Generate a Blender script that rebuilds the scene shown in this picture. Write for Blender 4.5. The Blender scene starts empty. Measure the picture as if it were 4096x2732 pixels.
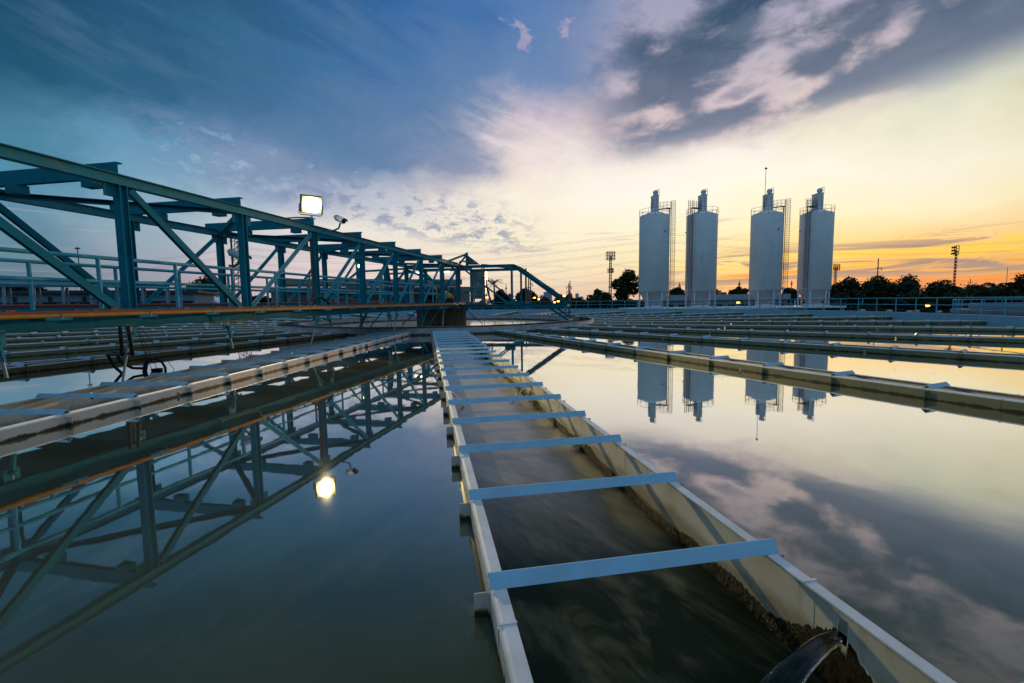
import bpy, math, random
from mathutils import Vector, Matrix
PI = math.pi
R = math.radians
sc = bpy.context.scene
COL = sc.collection
rnd = random.Random(7)

# ------------------------------------------------------------------ camera
F_PX, PITCH, ROLL, CH = 1841.4, R(4.995), R(-0.744), 1.3
cp, sp, cr, sr = math.cos(PITCH), math.sin(PITCH), math.cos(ROLL), math.sin(ROLL)
FW = Vector((0, cp, -sp)); UP0 = Vector((0, sp, cp)); RT0 = Vector((1, 0, 0))
RT = RT0 * cr + UP0 * sr; UP = UP0 * cr - RT0 * sr
camd = bpy.data.cameras.new('camera'); cam = bpy.data.objects.new('camera', camd); COL.objects.link(cam)
camd.sensor_width = 36; camd.lens = F_PX / 4096 * 36; camd.clip_end = 20000; camd.clip_start = 0.05
m = Matrix((RT, UP, -FW)).transposed().to_4x4(); m.translation = (0, 0, CH); cam.matrix_world = m
sc.camera = cam

def at(px, py, Y):
    """a far point of the place: photo pixel (4096 wide) at depth Y"""
    d = RT * ((px - 2048) / F_PX) + UP * ((1366 - py) / F_PX) + FW
    return Vector((0, 0, CH)) + d * (Y / d.y)

# ------------------------------------------------------------------ objects
def tag(o, label=None, cat=None, group=None, kind=None):
    if label: o['label'] = label
    if cat: o['category'] = cat
    if group: o['group'] = group
    if kind: o['kind'] = kind
    return o
def thing(name, label, cat, loc=(0, 0, 0), rotz=0, group=None):
    o = bpy.data.objects.new(name, None); COL.objects.link(o)
    o.location = loc; o.rotation_euler = (0, 0, rotz); o.empty_display_size = .2
    return tag(o, label, cat, group)
KIDS = {}
def copy_tree(o, parent=None):
    c = o.copy(); COL.objects.link(c)
    if parent is not None: c.parent = parent; KIDS.setdefault(parent.name, []).append(c)
    for ch in list(KIDS.get(o.name, [])): copy_tree(ch, c)
    return c

class MB:
    def __init__(s, o=(0, 0, 0)): s.v = []; s.f = []; s.sm = []; s.o = Vector(o)
    def add(s, vs, fs, smooth=False):
        b = len(s.v); s.v += [tuple(Vector(v) - s.o) for v in vs]
        for f in fs: s.f.append([b + i for i in f]); s.sm.append(smooth)
    def box(s, c, d, rz=0):
        c = Vector(c); x, y, z = d[0] / 2, d[1] / 2, d[2] / 2
        cz, sz = math.cos(rz), math.sin(rz)
        P = [(-x, -y, -z), (x, -y, -z), (x, y, -z), (-x, y, -z), (-x, -y, z), (x, -y, z), (x, y, z), (-x, y, z)]
        s.add([c + Vector((p[0] * cz - p[1] * sz, p[0] * sz + p[1] * cz, p[2])) for p in P],
              [(0, 3, 2, 1), (4, 5, 6, 7), (0, 1, 5, 4), (1, 2, 6, 5), (2, 3, 7, 6), (3, 0, 4, 7)])
        return s
    def box2(s, a, b):
        return s.box([(a[i] + b[i]) / 2 for i in range(3)], [abs(b[i] - a[i]) for i in range(3)])
    def sweep(s, p0, p1, prof, up=(0, 0, 1), smooth=False, cap=True):
        """prof: closed polygon of (side, up) offsets, CCW"""
        p0, p1 = Vector(p0), Vector(p1); d = (p1 - p0).normalized(); u = Vector(up)
        sd = d.cross(u)
        if sd.length < 1e-4: sd = d.cross(Vector((1, 0, 0)))
        sd.normalize(); u = sd.cross(d)
        n = len(prof)
        vs = [p0 + sd * a + u * b for a, b in prof] + [p1 + sd * a + u * b for a, b in prof]
        fs = [(i, (i + 1) % n, n + (i + 1) % n, n + i) for i in range(n)]
        if cap: fs += [tuple(range(n - 1, -1, -1)), tuple(range(n, 2 * n))]
        s.add(vs, fs, smooth); return s
    def bar(s, p0, p1, w, h, up=(0, 0, 1)):
        return s.sweep(p0, p1, [(-w / 2, -h / 2), (w / 2, -h / 2), (w / 2, h / 2), (-w / 2, h / 2)], up)
    def ibeam(s, p0, p1, w, h, up=(0, 0, 1), t=.014):
        a, b, q = w / 2, h / 2, t / 2 + .002
        return s.sweep(p0, p1, [(-a, -b), (a, -b), (a, -b + t), (q, -b + t), (q, b - t), (a, b - t), (a, b), (-a, b), (-a, b - t), (-q, b - t), (-q, -b + t), (-a, -b + t)], up)
    def chan(s, p0, p1, w, h, up=(0, 0, 1), t=.012, side=1):
        a, b = w / 2, h / 2
        P = [(-a, -b), (a, -b), (a, -b + t), (-a + t, -b + t), (-a + t, b - t), (a, b - t), (a, b), (-a, b)]
        if side < 0: P = [(-x, y) for x, y in P][::-1]
        return s.sweep(p0, p1, P, up)
    def pair(s, p0, p1, w, h, up=(0, 0, 1), gap=.016, t=.012):
        """two angle irons back to back with a slit between"""
        a, b, g = w / 2, h / 2, gap / 2
        L = [(-g - t, -b), (-g, -b), (-g, b), (-a, b), (-a, b - t), (-g - t, b - t)]
        s.sweep(p0, p1, L, up); s.sweep(p0, p1, [(-x, y) for x, y in L][::-1], up); return s
    def tube(s, pts, r, seg=8, smooth=True, cap=True, rads=None):
        pts = [Vector(p) for p in pts]; n = len(pts); vs = []; fs = []
        ref = None
        for i, p in enumerate(pts):
            d = (pts[min(i + 1, n - 1)] - pts[max(i - 1, 0)]).normalized()
            if ref is None: ref = d.orthogonal().normalized()
            ref = (ref - d * ref.dot(d))
            if ref.length < 1e-5: ref = d.orthogonal()
            ref.normalize(); b = d.cross(ref); rr = rads[i] if rads else r
            for k in range(seg):
                a = 2 * PI * k / seg; vs.append(p + ref * (rr * math.cos(a)) + b * (rr * math.sin(a)))
        for i in range(n - 1):
            for k in range(seg):
                k2 = (k + 1) % seg; fs.append((i * seg + k, i * seg + k2, (i + 1) * seg + k2, (i + 1) * seg + k))
        s.add(vs, fs, smooth)
        if cap:
            s.add(vs[:seg][::-1], [tuple(range(seg))]); s.add(vs[-seg:], [tuple(range(seg))])
        return s
    def lathe(s, prof, c=(0, 0, 0), seg=32, smooth=True, a0=0, a1=2 * PI, closed=False):
        c = Vector(c); full = abs(a1 - a0 - 2 * PI) < 1e-6; ns = seg if full else seg + 1; n = len(prof); vs = []; fs = []
        for k in range(ns):
            a = a0 + (a1 - a0) * k / seg
            for r, z in prof: vs.append(c + Vector((r * math.cos(a), r * math.sin(a), z)))
        for k in range(seg):
            k2 = (k + 1) % ns
            for i in range(n if closed else n - 1):
                j = (i + 1) % n
                fs.append((k * n + i, k2 * n + i, k2 * n + j, k * n + j))
        s.add(vs, fs, smooth); return s
    def build(s, name, mat, parent=None, kind=None, label=None):
        me = bpy.data.meshes.new(name); me.from_pydata(s.v, [], s.f); me.materials.append(mat)
        for p, q in zip(me.polygons, s.sm): p.use_smooth = q
        me.update()
        o = bpy.data.objects.new(name, me); COL.objects.link(o)
        if parent is not None: o.parent = parent; KIDS.setdefault(parent.name, []).append(o)
        elif s.o.length > 0: o.location = s.o
        if kind: o['kind'] = kind
        if label: o['label'] = label
        return o

# ------------------------------------------------------------------ materials
def lin(c):
    return tuple(((x / 255) / 12.92 if x / 255 <= .04045 else ((x / 255 + .055) / 1.055) ** 2.4) for x in c)
class NT:
    def __init__(s, nt): s.t = nt
    def n(s, typ, **kw):
        o = s.t.nodes.new(typ)
        for k, v in kw.items():
            if k.startswith('i_'):
                o.inputs[k[2:].replace('_', ' ')].default_value = v
            else: setattr(o, k, v)
        return o
    def link(s, a, b): s.t.links.new(a, b)
    def math(s, op, a, b=None, c=None, clamp=False):
        o = s.t.nodes.new('ShaderNodeMath'); o.operation = op; o.use_clamp = clamp
        for i, x in enumerate((a, b, c)):
            if x is None: continue
            if isinstance(x, (int, float)): o.inputs[i].default_value = x
            else: s.link(x, o.inputs[i])
        return o.outputs[0]
    def rng(s, v, a, b, c=0, d=1, smooth=True):
        o = s.t.nodes.new('ShaderNodeMapRange'); o.interpolation_type = 'SMOOTHSTEP' if smooth else 'LINEAR'; o.clamp = True
        s.link(v, o.inputs[0]); o.inputs[1].default_value = a; o.inputs[2].default_value = b; o.inputs[3].default_value = c; o.inputs[4].default_value = d
        return o.outputs[0]
    def mix(s, f, a, b, blend='MIX'):
        o = s.t.nodes.new('ShaderNodeMix'); o.data_type = 'RGBA'; o.blend_type = blend
        for i, x in ((0, f), (6, a), (7, b)):
            if isinstance(x, (int, float)): o.inputs[i].default_value = x
            elif isinstance(x, (tuple, list)): o.inputs[i].default_value = (*x[:3], 1)
            else: s.link(x, o.inputs[i])
        return o.outputs[2]
    def noise(s, vec, scale, detail=4, rough=.55, dist=0, out=0):
        o = s.t.nodes.new('ShaderNodeTexNoise'); o.inputs['Scale'].default_value = scale; o.inputs['Detail'].default_value = detail
        o.inputs['Roughness'].default_value = rough; o.inputs['Distortion'].default_value = dist
        if vec is not None: s.link(vec, o.inputs['Vector'])
        return o.outputs[out]
    def vmul(s, v, k):
        o = s.t.nodes.new('ShaderNodeVectorMath'); o.operation = 'MULTIPLY'; s.link(v, o.inputs[0]); o.inputs[1].default_value = k
        return o.outputs[0]

def mat(name, col, rough=.5, metal=0, spec=.5, var=.12, vscale=3, bump=0, bscale=60, emit=None, estr=0, dirt=None, dscale=2.0, damt=.5, streak=False):
    m = bpy.data.materials.new(name); m.use_nodes = True; T = NT(m.node_tree); b = m.node_tree.nodes['Principled BSDF']
    geo = T.n('ShaderNodeNewGeometry'); pos = geo.outputs['Position']
    b.inputs['Roughness'].default_value = rough; b.inputs['Metallic'].default_value = metal; b.inputs['Specular IOR Level'].default_value = spec
    c = col
    n1 = T.noise(pos, vscale, 5, .6)
    f = T.rng(n1, .3, .7, 1 - var, 1 + var, False)
    hsv = T.n('ShaderNodeHueSaturation'); hsv.inputs['Color'].default_value = (*col, 1); T.link(f, hsv.inputs['Value']); c = hsv.outputs[0]
    if dirt:
        v2 = T.vmul(pos, (6, 6, .6)) if streak else pos
        n2 = T.noise(v2, dscale, 6, .65)
        c = T.mix(T.rng(n2, .5, .75, 0, damt), c, dirt)
    T.link(c, b.inputs['Base Color'])
    T.link(T.rng(n1, .3, .7, max(rough - .1, .02), min(rough + .12, 1), False), b.inputs['Roughness'])
    if bump:
        bp = T.n('ShaderNodeBump'); bp.inputs['Strength'].default_value = bump; bp.inputs['Distance'].default_value = .01
        T.link(T.noise(pos, bscale, 4), bp.inputs['Height']); T.link(bp.outputs[0], b.inputs['Normal'])
    if emit:
        b.inputs['Emission Color'].default_value = (*emit, 1); b.inputs['Emission Strength'].default_value = estr
    return m

M = {}
M['teal'] = mat('teal_paint', (.001, .17, .235), .65, 0, .12, .15, 2.5, .12, 40, dirt=(.008, .09, .13), dscale=3, damt=.5)
M['teal_bright'] = mat('bright_teal_paint', (.012, .27, .36), .6, 0, .15, .15, 3, .1, 40, dirt=(.03, .17, .22), dscale=4, damt=.5)
M['teal_light'] = mat('weathered_teal_paint', (.03, .25, .31), .65, 0, .15, .2, 3, .15, 40, dirt=(.26, .24, .20), dscale=4, damt=.75)
M['rail'] = mat('teal_rail_paint', (.04, .36, .46), .45, 0, .4, .12, 4)
M['bar_blue'] = mat('pale_blue_paint', (.25, .45, .58), .5, 0, .3, .10, 6, .15, 120, dirt=(.32, .42, .52), dscale=7, damt=.4)
M['orange'] = mat('orange_pipe_paint', (.24, .046, .02), .5, 0, .4, .2, 5, .1)
M['yellow'] = mat('yellow_pipe_paint', (.38, .165, .016), .45, 0, .4, .15, 5, .1)
M['yellow_paint'] = mat('yellow_machine_paint', (.62, .42, .02), .4, 0, .5, .15, 5)
M['olive'] = mat('olive_pipe_paint', (.13, .11, .025), .5)
M['red_conduit'] = mat('red_conduit_paint', (.26, .05, .025), .5)
M['black'] = mat('black_rubber', (.012, .013, .015), .55, 0, .4, .2, 6)
M['dark_machine'] = mat('dark_machine', (.03, .035, .04), .45, .4, .5, .3, 5)
M['steel'] = mat('galvanised_steel', (.30, .34, .37), .4, .7, .5, .2, 8)
M['grey_metal'] = mat('grey_metal', (.13, .16, .17), .5, .4, .5, .2, 6)
M['mirror_steel'] = mat('stainless_sheet', (.45, .46, .46), .22, 1, .5, .1, 3, .25, 6)
M['concrete'] = mat('concrete', (.26, .26, .25), .85, 0, .3, .2, 1.2, .4, 25, dirt=(.10, .10, .095), dscale=.9, damt=.7, streak=True)
M['wall'] = mat('bluegrey_wall_render', (.16, .31, .38), .8, 0, .3, .10, 1.5, .3, 30, dirt=(.10, .14, .17), dscale=1.0, damt=.5, streak=True)
M['silo'] = mat('silo_white_paint', (.80, .79, .77), .55, 0, .4, .06, .5, 0, 20, dirt=(.40, .42, .46), dscale=.5, damt=.35, streak=True)
M['silo_cone'] = mat('silo_cone_paint', (.60, .56, .55), .6, 0, .3, .08, .6, dirt=(.34, .31, .30), dscale=.6, damt=.5, streak=True)
M['silo_steel'] = mat('silo_dark_steel', (.09, .10, .11), .55, .3)
M['white'] = mat('white_paint', (.70, .72, .75), .5, 0, .4, .06, 1)
M['lamp_dark'] = mat('mast_steel', (.03, .03, .032), .6, .3)
M['pole'] = mat('concrete_pole', (.10, .10, .10), .8)
M['wire'] = mat('aluminium_cable', (.10, .09, .08), .6, .2)
M['bld_blue'] = mat('pale_blue_render', (.20, .30, .38), .8, 0, .3, .1, .3, dirt=(.10, .15, .19), dscale=.4, damt=.5, streak=True)
M['bld_grey'] = mat('grey_concrete_frame', (.23, .22, .22), .85, 0, .3, .12, .3, dirt=(.12, .115, .11), dscale=.4, damt=.6, streak=True)
M['roof_dark'] = mat('dark_roof_sheet', (.035, .045, .05), .7)
M['roof_pale'] = mat('pale_roof_sheet', (.30, .40, .48), .5, 0, .4, .1, .3)
M['glass_dark'] = mat('dark_window_glass', (.015, .02, .025), .12, 0, .6, .1, 1)
M['door'] = mat('dark_door', (.03, .045, .06), .5)
M['city'] = mat('haze_tinted_concrete', (.42, .44, .52), .8, 0, .3, .06, .02)  # distance haze mixed into the tower colour as a pale blue-grey
M['maroon'] = mat('maroon_brick', (.10, .025, .028), .8)
M['cream'] = mat('cream_render', (.42, .34, .25), .8)
M['rope'] = mat('rope', (.05, .045, .04), .9)
M['bird'] = mat('bird_black', (.01, .01, .01), .9)
M['bark'] = mat('bark', (.035, .026, .02), .9, 0, .2, .3, 4, .5, 20)
M['net'] = mat('wire_guy', (.05, .05, .05), .8)
M['camera_white'] = mat('camera_white_plastic', (.6, .62, .62), .35)
M['lamp_face'] = mat('floodlight_face', (.8, .75, .6), .3, emit=(1, .80, .42), estr=14)
def lens_mat():
    m = bpy.data.materials.new('floodlight_lens'); m.use_nodes = True; T = NT(m.node_tree); b = m.node_tree.nodes['Principled BSDF']
    tc = T.n('ShaderNodeTexCoord'); ln = T.n('ShaderNodeVectorMath', operation='LENGTH'); sb = T.n('ShaderNodeVectorMath', operation='SUBTRACT')
    T.link(tc.outputs['Generated'], sb.inputs[0]); sb.inputs[1].default_value = (.5, .5, .5); T.link(sb.outputs[0], ln.inputs[0])
    b.inputs['Base Color'].default_value = (.8, .75, .6, 1)
    T.link(T.mix(T.rng(ln.outputs['Value'], .25, .55), (1, .90, .62), (1, .72, .22)), b.inputs['Emission Color'])
    T.link(T.rng(ln.outputs['Value'], .20, .68, 16, .9), b.inputs['Emission Strength'])
    return m
M['lamp_face'] = lens_mat()
M['tube_light'] = mat('fluorescent_tube', (.9, .9, .8), .3, emit=(1, .85, .50), estr=9)
M['bulb'] = mat('warm_bulb', (.9, .6, .3), .3, emit=(1, .55, .18), estr=14)
M['street_bulb'] = mat('sodium_bulb', (.9, .4, .1), .3, emit=(1, .28, .03), estr=16)
M['green_bulb'] = mat('yellowgreen_bulb', (.6, .8, .1), .3, emit=(.65, .85, .05), estr=3)
def leafmat(name, a, b):
    m = bpy.data.materials.new(name); m.use_nodes = True; T = NT(m.node_tree); p = m.node_tree.nodes['Principled BSDF']
    geo = T.n('ShaderNodeNewGeometry')
    n1 = T.noise(geo.outputs['Position'], .8, 3)
    T.link(T.mix(T.rng(n1, .35, .65), a, b), p.inputs['Base Color']); p.inputs['Roughness'].default_value = .55
    p.inputs['Specular IOR Level'].default_value = .25
    return m
M['leaf'] = leafmat('leaf_dark', (.012, .022, .010), (.030, .050, .016))
M['leaf2'] = leafmat('leaf_green', (.020, .040, .014), (.050, .085, .022))

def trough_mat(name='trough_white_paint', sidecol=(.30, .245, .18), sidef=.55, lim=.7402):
    """white painted steel: rust specks, faint runs, and a band of algae with its own ragged edge along the water line"""
    m = bpy.data.materials.new(name); m.use_nodes = True; T = NT(m.node_tree); b = m.node_tree.nodes['Principled BSDF']
    geo = T.n('ShaderNodeNewGeometry'); pos = geo.outputs['Position']
    sep = T.n('ShaderNodeSeparateXYZ'); T.link(pos, sep.inputs[0]); z = sep.outputs[2]
    base = T.mix(T.rng(T.noise(pos, 5, 6, .65), .35, .7), (.66, .64, .66), (.55, .55, .52))
    runs = T.noise(T.vmul(pos, (9, 9, 1.2)), 2.2, 5, .6)
    base = T.mix(T.rng(runs, .55, .8, 0, .45), base, (.42, .42, .34))
    blot = T.noise(pos, 22, 2, .5)
    base = T.mix(T.rng(blot, .66, .72, 0, .35), base, (.30, .33, .32))
    rust = T.noise(pos, 34, 3, .7); rust2 = T.noise(pos, 1.7, 3, .6)
    rm = T.math('MULTIPLY', T.rng(rust, .69, .75), T.rng(rust2, .45, .62))
    base = T.mix(rm, base, (.20, .065, .015))
    wob = T.math('MULTIPLY', T.math('SUBTRACT', T.noise(pos, 6, 5, .7), .5), .10)
    zz = T.math('ADD', z, wob)
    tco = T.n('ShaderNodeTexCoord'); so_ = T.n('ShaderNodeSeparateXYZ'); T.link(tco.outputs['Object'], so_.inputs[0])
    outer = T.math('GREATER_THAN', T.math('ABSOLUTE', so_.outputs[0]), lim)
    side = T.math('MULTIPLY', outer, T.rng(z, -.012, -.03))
    base = T.mix(T.math('MULTIPLY', side, sidef), base, sidecol)  # outer faces below the rim darker and browner: dirt plus painted-in shade
    band = T.mix(T.rng(zz, -.125, -.142), (.13, .105, .03), (.022, .020, .010))
    base = T.mix(T.math('MULTIPLY', outer, T.rng(zz, -.112, -.130)), base, band)
    inner = T.math('MULTIPLY', T.math('SUBTRACT', 1, outer), T.rng(z, -.006, -.02))
    base = T.mix(T.math('MULTIPLY', inner, .8), base, (.58, .53, .41))
    base = T.mix(T.math('MULTIPLY', inner, T.rng(T.math('ADD', zz, T.math('MULTIPLY', T.math('SUBTRACT', T.noise(pos, 1.6, 4, .6), .5), .22)), -.20, -.30, 0, .85)), base, (.27, .23, .13))
    base = T.mix(T.math('MULTIPLY', inner, T.rng(T.noise(T.vmul(pos, (5, 5, 1.0)), 1.3, 5, .6), .56, .70, 0, .5)), base, (.34, .22, .10))
    base = T.mix(T.rng(zz, -.335, -.37), base, (.07, .045, .012))
    base = T.mix(T.rng(zz, -.37, -.41), base, (.012, .012, .006))
    T.link(base, b.inputs['Base Color']); b.inputs['Roughness'].default_value = .55; b.inputs['Specular IOR Level'].default_value = .3
    bp = T.n('ShaderNodeBump'); bp.inputs['Strength'].default_value = .25; bp.inputs['Distance'].default_value = .004
    T.link(T.noise(pos, 70, 4), bp.inputs['Height']); T.link(bp.outputs[0], b.inputs['Normal'])
    return m
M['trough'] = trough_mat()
M['trough_grimy_shaded'] = trough_mat('trough_grimy_shaded_paint', (.11, .115, .045), .93, .2462)  # dirty outer sides, with the shade on them also put into the colour
def ring_mat():
    m = bpy.data.materials.new('ring_steel'); m.use_nodes = True; T = NT(m.node_tree); b = m.node_tree.nodes['Principled BSDF']
    geo = T.n('ShaderNodeNewGeometry'); pos = geo.outputs['Position']
    sep = T.n('ShaderNodeSeparateXYZ'); T.link(pos, sep.inputs[0])
    zz = T.math('ADD', sep.outputs[2], T.math('MULTIPLY', T.math('SUBTRACT', T.noise(pos, 5, 5, .7), .5), .14))
    base = T.mix(T.rng(T.noise(pos, 2, 5, .6), .35, .7), (.30, .29, .28), (.20, .20, .19))
    base = T.mix(T.rng(zz, -.04, -.12), base, (.020, .018, .009))
    T.link(base, b.inputs['Base Color']); b.inputs['Roughness'].default_value = .6
    return m
M['ring'] = ring_mat()
def column_mat():
    m = bpy.data.materials.new('rusty_column'); m.use_nodes = True; T = NT(m.node_tree); b = m.node_tree.nodes['Principled BSDF']
    geo = T.n('ShaderNodeNewGeometry'); pos = geo.outputs['Position']
    base = T.mix(T.rng(T.noise(T.vmul(pos, (3, 3, .7)), 1.3, 6, .65), .35, .7), (.20, .125, .085), (.10, .06, .042))
    T.link(base, b.inputs['Base Color']); b.inputs['Roughness'].default_value = .75
    return m
M['column'] = column_mat()
def moss_mat():
    m = bpy.data.materials.new('wet_moss'); m.use_nodes = True; T = NT(m.node_tree); b = m.node_tree.nodes['Principled BSDF']
    geo = T.n('ShaderNodeNewGeometry'); pos = geo.outputs['Position']
    c = T.mix(T.rng(T.noise(pos, 40, 4, .7), .35, .65), (.0025, .003, .001), (.016, .013, .0035))
    c = T.mix(T.rng(T.noise(pos, 9, 4, .7), .5, .7), c, (.028, .016, .005))
    T.link(c, b.inputs['Base Color']); b.inputs['Roughness'].default_value = .45; b.inputs['Specular IOR Level'].default_value = .2
    bp = T.n('ShaderNodeBump'); bp.inputs['Strength'].default_value = .9; bp.inputs['Distance'].default_value = .02
    T.link(T.noise(pos, 120, 4, .7), bp.inputs['Height']); T.link(bp.outputs[0], b.inputs['Normal'])
    return m
M['moss'] = moss_mat()
def water_mat(name, deep, ior, rough, wave, wscale, stretch=(1, 1, 1), milky=None, mscale=1, mvec=(1, 1, 1), rotz=0, tint=(.54, .52, .27)):
    m = bpy.data.materials.new(name); m.use_nodes = True; nt = m.node_tree; T = NT(nt); nt.nodes.remove(nt.nodes['Principled BSDF'])
    out = nt.nodes['Material Output']
    geo = T.n('ShaderNodeNewGeometry'); pos = geo.outputs['Position']
    if rotz:
        vr = T.n('ShaderNodeVectorRotate'); vr.rotation_type = 'Z_AXIS'; vr.inputs['Angle'].default_value = rotz; T.link(pos, vr.inputs['Vector']); pos = vr.outputs[0]
    dif = T.n('ShaderNodeBsdfDiffuse'); c = deep
    c = T.mix(T.rng(T.noise(pos, .35, 4, .6), .3, .7), deep, tuple(x * 1.5 for x in deep))
    if milky:
        nz = T.noise(T.vmul(pos, mvec), mscale, 5, .6, .6)
        c = T.mix(T.rng(nz, .46, .70, 0, .9), c, milky)
    T.link(c, dif.inputs['Color'])
    gl = T.n('ShaderNodeBsdfGlossy'); gl.inputs['Roughness'].default_value = rough; pass
    fr = T.n('ShaderNodeLayerWeight'); fr.inputs['Blend'].default_value = .5; frf = T.rng(fr.outputs['Facing'], ior[0], ior[1], .03, .97, False)
    bp = T.n('ShaderNodeBump'); bp.inputs['Strength'].default_value = wave; bp.inputs['Distance'].default_value = .02
    T.link(T.mix(T.rng(fr.outputs['Facing'], .32, .72, 0, 1), tint, (1, .985, .96)), gl.inputs['Color'])
    T.link(T.noise(T.vmul(pos, stretch), wscale, 3, .5), bp.inputs['Height'])
    T.link(bp.outputs[0], gl.inputs['Normal']); T.link(bp.outputs[0], fr.inputs['Normal'])
    mx = T.n('ShaderNodeMixShader'); T.link(frf, mx.inputs[0]); T.link(dif.outputs[0], mx.inputs[1]); T.link(gl.outputs[0], mx.inputs[2])
    T.link(mx.outputs[0], out.inputs['Surface'])
    return m
M['water'] = water_mat('tank_water', (.050, .060, .040), (.33, .94), .02, .06, 1.3, (1, 1, 1))
M['ringwater'] = water_mat('well_water', (.05, .035, .025), (.24, .95), .12, .25, 1.2, (1, 1, 1))
M['flow'] = water_mat('flowing_water', (.007, .014, .009), (.46, 1.15), .34, .6, 2.4, (1, .35, 1), milky=(.10, .10, .062), mscale=1.7, mvec=(2.2, .8, 1), rotz=R(-28))
def jet_mat():
    m = bpy.data.materials.new('clear_jet_water'); m.use_nodes = True; b = m.node_tree.nodes['Principled BSDF']
    b.inputs['Base Color'].default_value = (.96, .98, .96, 1); b.inputs['Roughness'].default_value = .03; b.inputs['IOR'].default_value = 1.33
    b.inputs['Transmission Weight'].default_value = 1.0
    return m
M['jet'] = jet_mat()
M['ground'] = mat('ground_grass_and_tarmac', (.018, .024, .015), 1.0, 0, .0, .4, .3, 0, 3, dirt=(.035, .034, .03), dscale=.15, damt=.8)

# ------------------------------------------------------------------ sky
def build_world():
    w = bpy.data.worlds.new('World'); sc.world = w; w.use_nodes = True; nt = w.node_tree; T = NT(nt)
    bg = nt.nodes['Background']; out = nt.nodes['World Output']
    tc = T.n('ShaderNodeTexCoord'); nrm = T.n('ShaderNodeVectorMath', operation='NORMALIZE'); T.link(tc.outputs['Generated'], nrm.inputs[0])
    D = nrm.outputs[0]
    sep = T.n('ShaderNodeSeparateXYZ'); T.link(D, sep.inputs[0])
    az = T.math('MULTIPLY', T.math('ARCTAN2', sep.outputs[0], sep.outputs[1]), 180 / PI)
    el = T.math('MULTIPLY', T.math('ARCSINE', sep.outputs[2]), 180 / PI)
    def vec(sx, sy, sz=0.):
        c = T.n('ShaderNodeCombineXYZ'); T.link(T.math('MULTIPLY', az, sx), c.inputs[0]); T.link(T.math('MULTIPLY', el, sy), c.inputs[1]); c.inputs[2].default_value = sz
        return c.outputs[0]
    # domain warp so the colour table gets cloud-like edges
    wv = T.noise(vec(.11, .19), 1, 6, .62, 0, 1)
    ws = T.n('ShaderNodeSeparateColor'); T.link(wv, ws.inputs[0])
    elamp = T.rng(el, 1, 14, .4, 1)
    azw = T.math('ADD', az, T.math('MULTIPLY', T.math('MULTIPLY', T.math('SUBTRACT', ws.outputs[0], .5), 16), elamp))
    elw = T.math('ADD', el, T.math('MULTIPLY', T.math('MULTIPLY', T.math('SUBTRACT', ws.outputs[1], .5), 7), elamp))
    azn = T.math('ADD', T.math('DIVIDE', azw, 360), .5)
    AZ = [-46, -38, -30, -22, -14, -6, 2, 10, 18, 26, 34, 42, 50]
    TABLE = [
     (0.5, [(85,108,124),(150,142,158),(205,175,178),(224,192,184),(228,198,184),(232,204,184),(230,200,178),(224,192,170),(226,184,154),(230,170,128),(240,152,108),(220,142,108),(195,150,118)], (104,122,138)),
     (4, [(104,134,150),(152,158,174),(204,190,196),(224,206,206),(234,217,206),(240,223,203),(245,228,200),(248,228,190),(252,228,170),(255,221,140),(255,206,112),(253,198,100),(246,192,108)], (112,138,156)),
     (8, [(96,140,164),(150,176,192),(192,202,208),(226,222,216),(238,230,216),(246,236,213),(250,238,208),(253,241,212),(255,243,206),(255,241,198),(253,238,196),(249,236,198),(245,231,188)], (112,146,170)),
     (12, [(82,140,170),(116,160,188),(154,176,198),(168,174,198),(202,202,210),(236,226,216),(250,240,220),(253,246,230),(255,248,233),(255,249,232),(252,245,226),(246,240,218),(241,233,206)], (112,150,178)),
     (16, [(70,124,150),(98,150,182),(100,132,172),(102,134,170),(102,132,170),(146,152,178),(238,224,216),(250,242,230),(250,241,230),(248,240,228),(240,233,210),(226,226,202),(216,214,182)], (108,150,182)),
     (20, [(34,88,116),(44,98,132),(64,108,148),(74,116,158),(94,126,168),(120,142,176),(204,190,202),(212,194,202),(186,168,182),(150,150,168),(192,188,188),(196,200,196),(158,172,172)], (106,150,186)),
     (25, [(16,70,100),(36,86,122),(52,102,140),(62,110,156),(76,118,168),(92,126,172),(108,136,180),(122,140,178),(160,156,182),(118,134,162),(165,160,176),(120,140,155),(108,136,146)], (104,150,188)),
     (31, [(6,50,76),(34,76,106),(46,86,116),(36,90,140),(46,100,156),(66,112,168),(86,124,176),(96,128,176),(84,112,154),(84,108,138),(90,110,132),(96,134,152),(66,110,126)], (106,152,192)),
     (48, [(14,60,96),(30,76,116),(42,88,132),(50,98,146),(60,106,156),(74,114,164),(84,120,166),(86,118,160),(80,110,146),(78,104,134),(84,108,134),(84,114,138),(78,110,136)], (122,160,196)),
     (70, [(140,164,194)] * 13, (150,172,198)),
    ]
    cur = None; pe = None
    for e, cols, back in TABLE:
        rp = T.n('ShaderNodeValToRGB'); cr_ = rp.color_ramp; cr_.interpolation = 'EASE'
        stops = [(-180, back), (-110, back), (-75, tuple((a + b) / 2 for a, b in zip(back, cols[0])))] + list(zip(AZ, cols)) + [(75, tuple((a + b) / 2 for a, b in zip(back, cols[-1]))), (110, back), (180, back)]
        els = cr_.elements
        while len(els) > 1: els.remove(els[-1])
        els[0].position = (stops[0][0] + 180) / 360; els[0].color = (*lin(stops[0][1]), 1)
        for a, c in stops[1:]:
            q = els.new((a + 180) / 360); q.color = (*lin(c), 1)
        T.link(azn, rp.inputs[0])
        cur = rp.outputs[0] if cur is None else T.mix(T.rng(elw, pe, e, 0, 1, False), cur, rp.outputs[0])
        pe = e
    col = cur
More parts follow.
